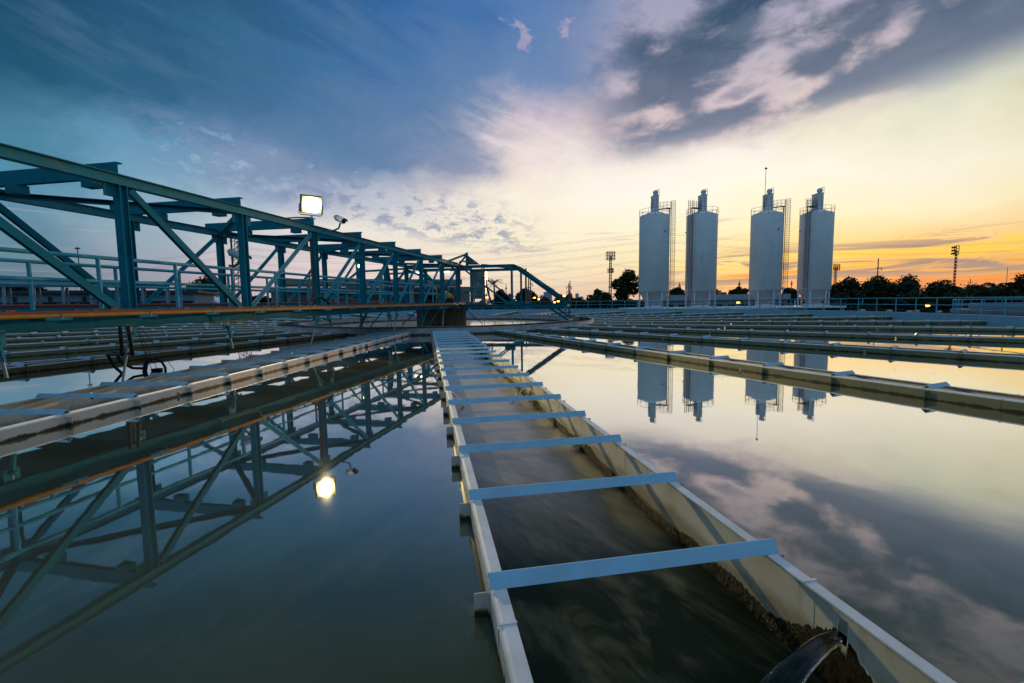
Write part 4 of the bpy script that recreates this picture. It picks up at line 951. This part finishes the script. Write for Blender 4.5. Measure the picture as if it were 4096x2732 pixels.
block('office_tower', 'pale blue tower between the bridge braces in the middle', 1382, 1404, 1136, 500, 'city', rows=7)
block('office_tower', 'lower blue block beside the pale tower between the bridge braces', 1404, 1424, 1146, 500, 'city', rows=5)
t, w, h = block('maroon_house', 'maroon building with stepped roof between the second and third silos', 2858, 2872, 1156, 140, 'maroon', 6)
MB().box2((w * .5 + .02, 0, 0), (w * 3.2, 6, h * .72)).build('annex', M['cream'], t); MB().box2((w * 1.0, 1, h * .721), (w * 1.9, 4, h * .93)).build('roof_box', M['cream'], t); MB().box2((w * 2.1, .5, h * .721), (w * 3.2, 5, h * .82)).build('roof_box', M['maroon'], t)
P0 = at(3125, 1150, 150); pv = thing('pavilion_roof', 'white pyramid pavilion roof between the third and fourth silos', 'pavilion', (P0.x, 150, -1.3))
wv = 3.2
q = MB(); hz = at(3100, 1148, 150).z + 1.3; lz = at(3100, 1160, 150).z + 1.3
q.add([(-wv, -wv, lz), (wv, -wv, lz), (wv, wv, lz), (-wv, wv, lz), (0, 0, hz)], [(0, 1, 4), (1, 2, 4), (2, 3, 4), (3, 0, 4), (3, 2, 1, 0)]); q.build('roof', M['white'], pv)
for x in (-2.9, 2.9):
    for y in (-2.9, 2.9): MB().box2((x - .15, y - .15, 0), (x + .15, y + .15, lz - .01)).build('post', M['white'], pv)

# ------------------------------------------------------------------ neighbouring tank on the right
NT0 = Vector((52.1, 38.8, 0)); NR = 11.0
nt = thing('neighbour_tank', 'second round tank on the right with a stained concrete ledge and yellowish side', 'tank', (NT0.x, NT0.y, -1.3)); o = Vector(nt.location)
c_ = Vector((NT0.x, NT0.y, 0)); zl = -.05
MB(o).lathe([(NR - .8, -1.3), (NR - .8, zl - .3)], c_, 90).build('tank_side', M['cream'], nt)
MB(o).lathe([(NR - .8, zl - .3), (NR, zl - .3), (NR, zl), (NR - 1.3, zl)], c_, 90, False).build('ledge', M['concrete'], nt)
MB(o).lathe([(NR - 1.3, zl), (NR - 1.3, zl + .55), (NR - 1.6, zl + .55), (NR - 1.6, zl)], c_, 90, False).build('inner_wall', M['bld_blue'], nt)
nr = thing('neighbour_railing', 'teal pipe railing round the second tank on the right', 'railing', (NT0.x, NT0.y, zl)); o = Vector(nr.location)
for z in (.5, .95): MB(o).tube([c_ + Vector((math.cos(2 * PI * i / 72) * (NR - .15), math.sin(2 * PI * i / 72) * (NR - .15), zl + z)) for i in range(73)], .03, 6).build('rail', M['rail'], nr)
for i in range(44):
    a = 2 * PI * i / 44; p = c_ + Vector((math.cos(a) * (NR - .15), math.sin(a) * (NR - .15), zl)); MB(o).tube([p, p + Vector((0, 0, .95))], .035, 6).build('post', M['rail'], nr)
# roof with mushroom vents beyond the wall
A = at(3420, 1244, 50); B = at(3860, 1253, 46)
rf = thing('vent_roof', 'low corrugated grey roof just beyond the right tank wall', 'roof', (A.x + 6, 48, -1.3)); o = Vector(rf.location)
zr = at(3800, 1262, 47).z
q = MB(o); n = 90; x0, x1 = A.x - 3, B.x - .8
vs = []
for i in range(n + 1):
    x = x0 + (x1 - x0) * i / n; z = zr + .05 * (1 if i % 2 else -1); vs += [(x, 44, z - .1), (x, 49, z)]
q.add(vs, [(2 * i, 2 * i + 2, 2 * i + 3, 2 * i + 1) for i in range(n)]); q.build('sheet', M['roof_pale'], rf)
MB(o).box2((x0 + .2, 44.3, -1.3), (x1 - .2, 48.7, zr - .28)).build('wall', M['bld_grey'], rf)
for i, (px, py, lab) in enumerate(((3449, 1240, 'leftmost mushroom vent beyond the right wall'), (3557, 1242, 'second mushroom vent from the left beyond the right wall'), (3637, 1245, 'smaller mushroom vent, left one of the close pair'), (3666, 1243, 'larger mushroom vent, right one of the close pair'), (3756, 1246, 'rightmost mushroom vent, right of the orange street lamp'))):
    p = at(px, py + 2, 46.5 + (i % 2)); t = thing('mushroom_vent', lab, 'vent', (p.x, p.y, zr), 0, 'mushroom vents beyond the right wall'); s = (p.z - zr) 
    MB().tube([(0, 0, -.1), (0, 0, s)], .2, 12).build('neck', M['steel'], t)
    MB().lathe([(0, s + .14), (.18, s + .13), (.27, s + .02), (.28, s - .05), (.2, s - .12)], (0, 0, 0), 20).build('cap', M['steel'], t)

# ------------------------------------------------------------------ poles, masts, wires, lamps
def lattice(q, x, y, z0, z1, w0, w1, n, r):
    for sx in (-1, 1):
        for sy in (-1, 1): q.bar((x + sx * w0, y + sy * w0, z0), (x + sx * w1, y + sy * w1, z1), r, r)
    for i in range(n):
        a, b_ = i / n, (i + 1) / n; wa, wb = w0 + (w1 - w0) * a, w0 + (w1 - w0) * b_; za, zb = z0 + (z1 - z0) * a, z0 + (z1 - z0) * b_
        for s in (-1, 1):
            q.bar((x - wa, y + s * wa, za), (x + wb, y + s * wb, zb), r * .7, r * .7); q.bar((x + wa, y + s * wa, za), (x - wb, y + s * wb, zb), r * .7, r * .7)
            q.bar((x + s * wa, y - wa, za), (x + s * wb, y + wb, zb), r * .7, r * .7)
def stadium_mast(lab, px, pytop, pybot, Y, wpx, hpx, rows, cols, second=None, side=False):
    p = at(px, pytop, Y); b_ = at(px + (pytop - pybot) * 0, pybot, Y); k = Y / F_PX
    t = thing('floodlight_mast', lab, 'mast', (b_.x, Y, -1.3), 0, 'stadium floodlight masts'); zt = p.z + 1.3; hw_ = wpx * k / 2; hh = hpx * k
    q = MB(); lattice(q, 0, 0, 0, zt - hh * .5, .14 if side else .32, .12 if side else .22, 18, .07); q.build('lattice_pole', M['lamp_dark'], t)
    def head(zc, hw_, hh, rows, cols):
        q = MB()
        for r in range(rows + 1): q.bar((-hw_, 0, zc - hh / 2 + hh * r / rows), (hw_, 0, zc - hh / 2 + hh * r / rows), .09, .09)
        for c in range(cols + 1): q.bar((-hw_ + 2 * hw_ * c / cols, 0, zc - hh / 2), (-hw_ + 2 * hw_ * c / cols, 0, zc + hh / 2), .09, .09)
        if side: q.v = [(y, x, z) for x, y, z in q.v]
        f = q.build('lamp_frame', M['lamp_dark'], t)
        for r in range(rows):
            for c in range(cols):
                x = -hw_ + 2 * hw_ * (c + .5) / cols; z = zc - hh / 2 + hh * (r + .45) / rows; s = min(hh / rows, 2 * hw_ / cols) * .42
                q = MB(); q.lathe([(0, .5 * s), (.5 * s, .4 * s), (s, -.5 * s), (0, -.6 * s)], (0, 0, 0), 10)
                if side: q.v = [(zz * 1.6 - .5, y + x, xx + z) for xx, y, zz in q.v]
                else: q.v = [(xx + x, zz * 1.0 - .3, y + z) for xx, y, zz in q.v]
                q.build('lamp_head', M['lamp_dark'], f)
    head(zt - hh / 2, hw_, hh, rows, cols)
    if second: head(at(px, second, Y).z + 1.3, hw_ * .7, hh * .55, 2, 2)
stadium_mast('tall lattice floodlight mast with two lamp racks, left of the leftmost silo', 2441, 1006, 1215, 120, 36, 34, 3, 4, 1082)
stadium_mast('floodlight mast with a wide rack of lamps just right of the rightmost silo', 3337, 1057, 1200, 130, 30, 24, 3, 4)
stadium_mast('floodlight mast on the right seen from the side, three lamp arms pointing left', 3812, 983, 1200, 100, 20, 36, 3, 2, side=True)
def upole(lab, px, pytop, Y, arms=(), right=1, w=.14):
    p = at(px, pytop, Y); t = thing('utility_pole', lab, 'pole', (p.x, Y, -1.3), 0, 'utility poles beyond the tank'); h = p.z + 1.3; k = Y / F_PX
    MB().tube([(0, 0, 0), (0, 0, h)], w, 8, rads=[w * 1.25, w * .8]).build('shaft', M['pole'], t)
    for f, l in arms:
        z = h * f; l_ = l * k
        q = MB(); q.bar((-.3 if right > 0 else (-l_ if right == 0 else -l_), 0, z), (l_ if right >= 0 else .3, 0, z), .12, .14); q.build('cross_arm', M['pole'], t)
        for e in ([l_] if right > 0 else ([-l_] if right < 0 else [-l_, l_])):
            q = MB(); q.lathe([(.05, 0), (.14, -.08), (.05, -.16), (.14, -.24), (.05, -.32), (.14, -.40), (.04, -.5)], (e * .97, 0, z - .08), 8); q.build('insulator', M['lamp_dark'], t)
upole('tall utility pole right of the orange-lit silo with two arms to the right', 3514, 1033, 120, ((.80, 15), (.50, 14)))
upole('small distant pole beside the mast right of the rightmost silo', 3359, 1120, 190, ((.8, 5), (.6, 5)), 0)
upole('small distant pole over the right-hand trees', 3882, 1115, 190, ((.85, 8), (.7, 8)), 0)
upole('tallest of the three close poles left of the sloping truss arm', 2103, 1073, 95, ((.55, 6), (.42, 6)), 1, .2)
upole('middle one of the three close poles left of the sloping truss arm', 2114, 1088, 100, ((.62, 7), (.42, 7)), -1)
upole('right one of the three close poles, two arms near its top', 2122, 1116, 100, ((.86, 8), (.66, 8)), 0)
upole('thin distant pole above the palm tree', 2024, 1136, 160, ((.85, 3),), 0)
upole('twin pole, the taller one, between the arm end and the tall mast', 2280, 1123, 110, ((.80, 6), (.60, 6)), 1)
upole('twin pole, the shorter one with many arms', 2275, 1133, 112, ((.88, 9), (.72, 8), (.55, 8)), -1)
upole('pole seen between the first and second silos', 2718, 1130, 130, ((.9, 4), (.78, 4)), 0)
upole('pole seen between the second and third silos', 2958, 1123, 130, ((.9, 4), (.78, 4)), 0)
upole('pole seen between the third and fourth silos', 3167, 1122, 150, ((.9, 3),), 0)
def thin_mast(lab, px, pytop, Y, capm=None, guys=True):
    p = at(px, pytop, Y); t = thing('antenna_mast', lab, 'mast', (p.x, Y, -1.3)); h = p.z + 1.3
    MB().tube([(0, 0, 0), (0, 0, h)], .06, 6).build('pole', M['red_conduit' if capm else 'lamp_dark'], t)
    if capm: MB().lathe([(0, .22), (.2, .18), (.3, .05), (.26, 0), (0, -.03)], (0, 0, h), 14).build('cap', M[capm], t)
    if guys:
        q = MB()
        for s in (-1, 1): q.tube([(0, 0, h * .72), (s * h * .28, 1, h * .1)], .012, 4)
        q.build('guy_wire', M['net'], t)
thin_mast('thin red mast with a round cap behind the left bridge railing', 310, 996, 60, 'orange')
thin_mast('thin needle antenna over the trees at the far right', 4031, 1070, 120, None, False)
# lattice pylon
p = at(952, 962, 150); py_ = thing('power_pylon', 'grey lattice power pylon seen through the left part of the bridge', 'pylon', (p.x, 150, -1.3)); h = p.z + 1.3
q = MB(); lattice(q, 0, 0, 0, h, 2.6, .7, 14, .16); q.build('tower', M['silo_steel'], py_)
for f in (.98, .86, .74, .60, .48):
    q = MB(); z = h * f
    for s in (-1, 1): q.bar((0, 0, z), (s * 2.9, 0, z + .2), .12, .12); q.bar((0, 0, z + 1.0), (s * 2.9, 0, z + .2), .1, .1)
    q.build('cross_arm', M['silo_steel'], py_)
def wire(lab, pts, Y=160, r=.030, strands=2, gap=.55):
    P = [at(x, y, Y + 6 * i) for i, (x, y) in enumerate(pts)]; q = MB(P[0])
    # smooth curve through the supports
    C = []
    n = len(P)
    for i in range(n - 1):
        p0, p1, p2, p3 = P[max(i - 1, 0)], P[i], P[i + 1], P[min(i + 2, n - 1)]
        for k in range(10):
            t = k / 10; C.append(.5 * ((2 * p1) + (p2 - p0) * t + (2 * p0 - 5 * p1 + 4 * p2 - p3) * t * t + (3 * p1 - p0 - 3 * p2 + p3) * t ** 3))
    C.append(P[-1])
    for s in range(strands): q.tube([c - Vector((0, 0, s * gap)) for c in C], r, 4, False)
    o = q.build('power_line', M['wire']); tag(o, lab, 'power line', 'power lines across the sky'); return o
wire('topmost power line, passing the silos at mid height', [(1740, 1021), (2130, 985), (2557, 938), (2738, 937), (2870, 950), (3300, 977), (3800, 980), (4200, 955)])
wire('second power line from the top across the silos', [(1900, 1041), (2130, 1020), (2557, 969), (2738, 970), (2870, 981), (3300, 1011), (3800, 1012), (4200, 990)])
wire('third power line from the top across the silos', [(2060, 1060), (2300, 1032), (2557, 1001), (2738, 1003), (2870, 1015), (3300, 1044), (3800, 1046), (4200, 1030)])
wire('fourth power line from the top across the silos', [(1848, 1114), (2110, 1097), (2557, 1043), (2738, 1044), (2870, 1056), (3300, 1085), (3800, 1082), (4200, 1066)])
wire('fifth power line from the top, dipping behind the sloping arm', [(1992, 1136), (2300, 1110), (2557, 1075), (2870, 1095), (3300, 1120), (3800, 1110), (4200, 1080)], r=.024, strands=1)
wire('lowest power line over the trees on the right', [(3300, 1140), (3700, 1128), (4200, 1108)], r=.024, strands=2)
wire('power line to the twin poles, crossing below the sloping arm', [(2035, 1166), (2275, 1140), (2557, 1122), (2900, 1150)], 112, r=.02, strands=2, gap=.4)
wire('thin power line from the three close poles to the twin poles', [(2110, 1092), (2190, 1115), (2278, 1128), (2560, 1138)], 108, r=.016, strands=1)
wire('upper power line running left from the pylon above the bridge railing', [(-60, 1052), (300, 1062), (534, 1049), (945, 992)], 150)
wire('lower power line running left from the pylon above the bridge railing', [(-60, 1082), (300, 1096), (534, 1084), (945, 1018)], 150)
wire('upper power line running right from the pylon through the bridge truss', [(958, 988), (1246, 1012), (1600, 1022), (1760, 1019)], 150)
wire('middle power line running right from the pylon through the bridge truss', [(958, 1015), (1246, 1043), (1600, 1052), (1900, 1040)], 150)
wire('lower power line running right from the pylon through the bridge truss', [(958, 1040), (1246, 1076), (1600, 1092), (1860, 1112)], 150)
def street_lamp(lab, px, py, Y, s=1.0, bm='street_bulb'):
    p = at(px, py, Y); t = thing('street_lamp', lab, 'street lamp', (p.x, Y, -1.3), 0, 'glowing street lamps'); h = p.z + 1.3; k = Y / F_PX
    MB().tube([(1.1 * s, 0, 0), (1.1 * s, 0, h), (.9 * s, 0, h + .25 * s), (.2 * s, 0, h + .18 * s)], .05, 6).build('pole', M['lamp_dark'], t)
    MB().lathe([(0, .14), (.2, .12), (.3, .04), (.3, .03)], (0, 0, h + .04), 12).build('hood', M['lamp_dark'], t)
    MB().lathe([(0, .06), (.22, .02), (.25, -.06), (.15, -.16), (0, -.2)], (0, 0, h), 12).build('bulb', M[bm], t).scale = (s, s, s)
street_lamp('orange glowing street lamp among the dark trees on the right', 3711, 1218, 58, .95)
street_lamp('orange street lamp glowing between the second and third silos', 2953, 1216, 84, 1.2)
street_lamp('left one of the upper pair of orange lamps behind the sloping arm', 2138, 1196, 95, 1.1)
street_lamp('right one of the upper pair of orange lamps behind the sloping arm', 2155, 1196, 97, 1.0)
street_lamp('orange lamp touching the lower end of the sloping arm', 2257, 1194, 95, 1.2)
street_lamp('left one of the lower pair of orange lamps above the right arm', 2218, 1208, 90, 1.0)
street_lamp('right one of the lower pair of orange lamps above the right arm', 2233, 1209, 90, 1.1)
street_lamp('yellow-green glowing lamp in front of the low left building', 367, 1201, 44, .55, 'green_bulb')
BIRDS = [((1694, 991), 'left one of two bird specks over the bridge centre'), ((1780, 973), 'right one of two bird specks over the bridge centre'), ((1979, 975), 'bird speck above the side truss, the lower left one'), ((2091, 953), 'bird speck above the corner of the side truss'), ((2276, 949), 'bird speck left of the tall floodlight mast'), ((2425, 921), 'bird speck just above the tall floodlight mast'), ((2906, 927), 'bird speck between the second and third silos'), ((3381, 929), 'bird speck just right of the rightmost silo'), ((3611, 947), 'bird speck in the yellow sky, second from the right silo'), ((3776, 925), 'bird speck above the right floodlight mast'), ((3986, 933), 'bird speck at the far right edge of the sky'), ((782, 986), 'bird speck behind the left bridge diagonal'), ((555, 1015), 'bird speck just right of the first tall bridge post')]
for (px, py), lab in BIRDS:
    p = at(px, py, 85); q = MB(p)
    q.add([p + Vector(v) for v in ((0, -.14, 0), (.05, 0, .03), (0, .16, 0), (-.05, 0, .03), (0, 0, -.05), (.22, .04, .10), (-.22, .04, .10), (.07, -.07, .02), (-.07, -.07, .02))], [(0, 1, 2, 3), (0, 4, 1), (1, 4, 2), (2, 4, 3), (3, 4, 0), (1, 5, 7), (3, 8, 6)])
    tag(q.build('bird', M['bird']), lab, 'bird', 'birds in the sunset sky')

# ------------------------------------------------------------------ trees
def tree(lab, pxa, pxb, pytop, pybot, Y, seed, lm='leaf', n=2600, leaf=.30, open_=.35, lobes=9, group=None, name='tree', cat='tree'):
    A, B = at(pxa, pytop, Y), at(pxb, pybot, Y); w = (B.x - A.x); zt = A.z; zb = B.z; rr = random.Random(seed)
    t = thing(name, lab, cat, ((A.x + B.x) / 2, Y, -1.3), 0, group); gz = -1.3
    H_ = zt - gz; h0 = max(zb - gz, .3); ch = H_ - h0
    LB = []
    for i in range(lobes):
        a = rr.uniform(0, 2 * PI); f = (i + .5) / lobes; ring = math.sin(PI * min(f * .85 + .12, 1)) * .5
        rad = (.12 + .14 * rr.random()) * w
        rad = min(rad, ch * .34)
        ex = max(w / 2 - rad * .8, .1) * min(ring * 2.3, 1) * rr.uniform(.6, 1.08)
        LB.append((Vector((math.cos(a) * ex, math.sin(a) * ex * .8, h0 + rad * .6 + (ch - rad * 1.6) * f)), rad * rr.uniform(.8, 1.1)))
    LB.append((Vector((rr.uniform(-.15, .15) * w, 0, H_ - ch * .16)), min(ch * .2, .25 * w)))
    q = MB(); q.tube([(0, 0, 0), (rr.uniform(-.1, .1) * w * .3, 0, h0 * .8), (0, 0, h0 + ch * .45)], .2, 8, rads=[.03 * H_, .022 * H_, .01 * H_])
    for c, r in LB: q.tube([(0, 0, h0 * .7 + ch * .1 * rr.random()), c * .55 + Vector((0, 0, h0 * .35)), c], .05, 5, rads=[.012 * H_, .008 * H_, .003 * H_])
    q.build('trunk', M['bark'], t)
    vs, fs = [], []
    tot = sum(r ** 2 for _, r in LB)
    for c, r in LB:
        for k in range(int(n * r * r / tot)):
            while 1:
                d = Vector((rr.uniform(-1, 1), rr.uniform(-1, 1), rr.uniform(-1, 1)))
                if .05 < d.length < 1: break
            d = d.normalized() * (d.length ** open_)
            if rr.random() < .14: d *= rr.uniform(1.05, 1.45)
            p = c + Vector((d.x * r, d.y * r, d.z * r * .82))
            s = leaf * rr.uniform(.5, 1.3); ax = Vector((rr.uniform(-1, 1), rr.uniform(-1, 1), rr.uniform(-.6, .6))).normalized(); bx = ax.cross(Vector((rr.uniform(-1, 1), rr.uniform(-1, 1), rr.uniform(-1, 1)))).normalized()
            b0 = len(vs); vs += [p - ax * s, p + bx * s * .5, p + ax * s, p - bx * s * .5]; fs.append((b0, b0 + 1, b0 + 2, b0 + 3))
    q = MB(); q.add(vs, fs); q.build('crown', M[lm], t)
    return t
TG = 'trees beyond the tank'
tree('big round dark tree just left of the leftmost silo', 2447, 2560, 1080, 1196, 85, 11, n=4200, leaf=.26, lobes=13, group=TG)
tree('dark green bushy tree left of the big round tree', 2330, 2458, 1158, 1222, 80, 12, 'leaf2', 3000, .26, lobes=10, group=TG)
tree('low tree behind the foot of the leftmost silo, on its right', 2668, 2742, 1150, 1205, 100, 13, 'leaf', 2200, .3, group=TG)
tree('low tree left of the foot of the third silo', 2905, 3000, 1148, 1192, 105, 14, 'leaf', 2200, .32, group=TG)
tree('low dark tree between the feet of the third and fourth silos', 3130, 3190, 1152, 1200, 100, 15, 'leaf', 1600, .3, group=TG)
tree('first dark tree right of the rightmost silo', 3318, 3462, 1110, 1212, 78, 16, n=4200, leaf=.26, lobes=13, group=TG)
tree('second dark tree right of the rightmost silo, fullest crown', 3440, 3580, 1104, 1215, 82, 17, n=4600, leaf=.27, lobes=14, group=TG)
tree('third tree right of the rightmost silo, open top with sky showing through', 3555, 3705, 1099, 1214, 80, 18, n=3600, leaf=.26, open_=.6, lobes=15, group=TG)
tree('fourth dark tree right of the rightmost silo, left of the side-on mast', 3685, 3838, 1120, 1216, 84, 19, n=4400, leaf=.27, lobes=13, group=TG)
tree('broad low green tree under the far power lines, right of the side-on mast', 3820, 4030, 1130, 1216, 90, 20, 'leaf2', 4600, .3, lobes=16, group=TG)
tree('dark tree at the right edge of the photo', 3995, 4190, 1098, 1214, 84, 21, n=4600, leaf=.28, lobes=14, group=TG)
tree('small dark bush below the first tree right of the silos', 3310, 3400, 1170, 1225, 72, 31, n=1800, leaf=.24, group=TG)
tree('low dark bush behind the wall, left of the orange street lamp', 3560, 3720, 1170, 1232, 74, 32, n=2600, leaf=.26, group=TG)
tree('low dark bush behind the wall, right of the orange street lamp', 3720, 3900, 1172, 1232, 74, 33, n=2600, leaf=.26, group=TG)
tree('dark tree behind the left building seen through the bridge', 735, 890, 1108, 1210, 75, 22, n=3400, leaf=.24, open_=.5, lobes=12, group=TG)
tree('small dark bush between the bridge posts, left of the grey building', 992, 1085, 1178, 1215, 80, 23, n=1500, leaf=.25, group=TG)
tree('dark tree behind the left canopy columns', 70, 185, 1118, 1200, 70, 24, n=2600, leaf=.24, lobes=10, group=TG)
tree('dark tree at the left edge behind the canopy', -60, 85, 1108, 1200, 70, 25, n=2600, leaf=.24, lobes=10, group=TG)
tree('round dark tree behind the posts of the side truss', 2048, 2148, 1155, 1215, 105, 26, n=3000, leaf=.32, lobes=11, group=TG)
tree('dark shrub mass under the palm', 1955, 2050, 1158, 1220, 98, 27, n=2400, leaf=.3, group=TG)
tree('small tree behind the lower end of the sloping arm', 2222, 2262, 1178, 1212, 120, 28, n=1200, leaf=.35, group=TG)
tree('small dark tree just right of the arm end', 2256, 2300, 1176, 1212, 118, 29, n=1200, leaf=.35, group=TG)
tree('low bushes left of the slim skyline tower', 2148, 2230, 1190, 1218, 110, 30, n=1800, leaf=.33, group=TG)
tree('low dark shrub right of the arm end behind the wall railing', 2278, 2345, 1192, 1225, 95, 34, 'leaf2', n=1600, leaf=.3, group=TG)
# palm
p = at(1976, 1132, 92); pm = thing('palm_tree', 'palm tree with drooping fronds right of the control cabinet', 'palm', (p.x, 92, -1.3)); h = p.z + 1.3; rr = random.Random(5)
MB().tube([(.3, 0, 0), (.1, 0, h * .5), (0, 0, h)], .2, 8, rads=[.25, .17, .14]).build('trunk', M['bark'], pm)
q = MB(); vs, fs = [], []
for i in range(20):
    a = 2 * PI * i / 20 + rr.uniform(-.15, .15); e = rr.uniform(.1, 1.2); L = rr.uniform(1.7, 2.3); prev = None
    for k in range(9):
        s = k / 8; r_ = L * s * math.cos(e * (1 - .3 * s)); z = L * s * math.sin(e) - 1.5 * s * s * (1.1 - e * .4)
        c = Vector((math.cos(a) * r_, math.sin(a) * r_, h + z)); sd_ = Vector((-math.sin(a), math.cos(a), 0))
        if prev is not None:
            for sg in (-1, 1):
                for jj in range(2):
                    b0 = len(vs); m_ = prev.lerp(c, jj * .5); tip = m_ + sd_ * sg * .42 * (1 - .5 * s) + Vector((0, 0, -.22)) + (c - prev) * .7
                    vs += [m_, m_ + (c - prev) * .28, tip]; fs.append((b0, b0 + 1, b0 + 2))
        prev = c
q.add(vs, fs); q.build('crown', M['leaf'], pm)

# far-off wood along the horizon
def treeline(lab, pxa, pxb, Y, hts, seed, n, leaf, lm='leaf'):
    rr = random.Random(seed); A, B = at(pxa, 1195, Y), at(pxb, 1195, Y); q = MB((A.x, Y, -1.3)); vs, fs = [], []
    bl = [(rr.uniform(A.x, B.x), rr.uniform(1.2, 2.6), rr.uniform(.55, 1.0)) for _ in range(int((B.x - A.x) / 1.3))]
    for x, r, f in bl:
        t = (x - A.x) / (B.x - A.x); k = t * (len(hts) - 1); i = min(int(k), len(hts) - 2); H_ = (hts[i] + (hts[i + 1] - hts[i]) * (k - i)) * f
        y = Y + rr.uniform(-4, 4)
        for _ in range(int(n / len(bl))):
            a = rr.uniform(0, 2 * PI); ph_ = math.acos(rr.uniform(-.2, 1)); rad = r * rr.uniform(.7, 1.05)
            zc = max(H_ - r, .2) * rr.random() ** .5
            p = Vector((x + math.cos(a) * math.sin(ph_) * rad, y + math.sin(a) * math.sin(ph_) * rad, -1.3 + zc + math.cos(ph_) * r * .9))
            s = leaf * rr.uniform(.5, 1.3); ax = Vector((rr.uniform(-1, 1), rr.uniform(-1, 1), rr.uniform(-.6, .6))).normalized(); bx = ax.cross(Vector((rr.uniform(-1, 1), rr.uniform(-1, 1), rr.uniform(-1, 1)))).normalized()
            b0 = len(vs); vs += [p - ax * s, p + bx * s * .6, p + ax * s, p - bx * s * .6]; fs.append((b0, b0 + 1, b0 + 2, b0 + 3))
    q.add(vs, fs); o = q.build('treeline', M[lm], kind='stuff'); tag(o, lab, 'treeline'); return o
treeline('dark low wood along the horizon behind the silos and side truss', 1900, 3330, 165, [4.2, 3.6, 3.2, 3.6, 3.8, 3.2, 3.4, 3.0, 3.4], 41, 16000, .42)
treeline('dense dark wood behind the row of trees on the right', 3290, 4330, 104, [4.6, 5.2, 5.6, 5.2, 4.8, 4.6, 5.0, 5.6], 42, 30000, .36)
treeline('dark wood behind the left and middle buildings', -300, 1500, 130, [4.5, 4.0, 3.4, 3.0, 2.8, 3.0], 43, 8000, .4)
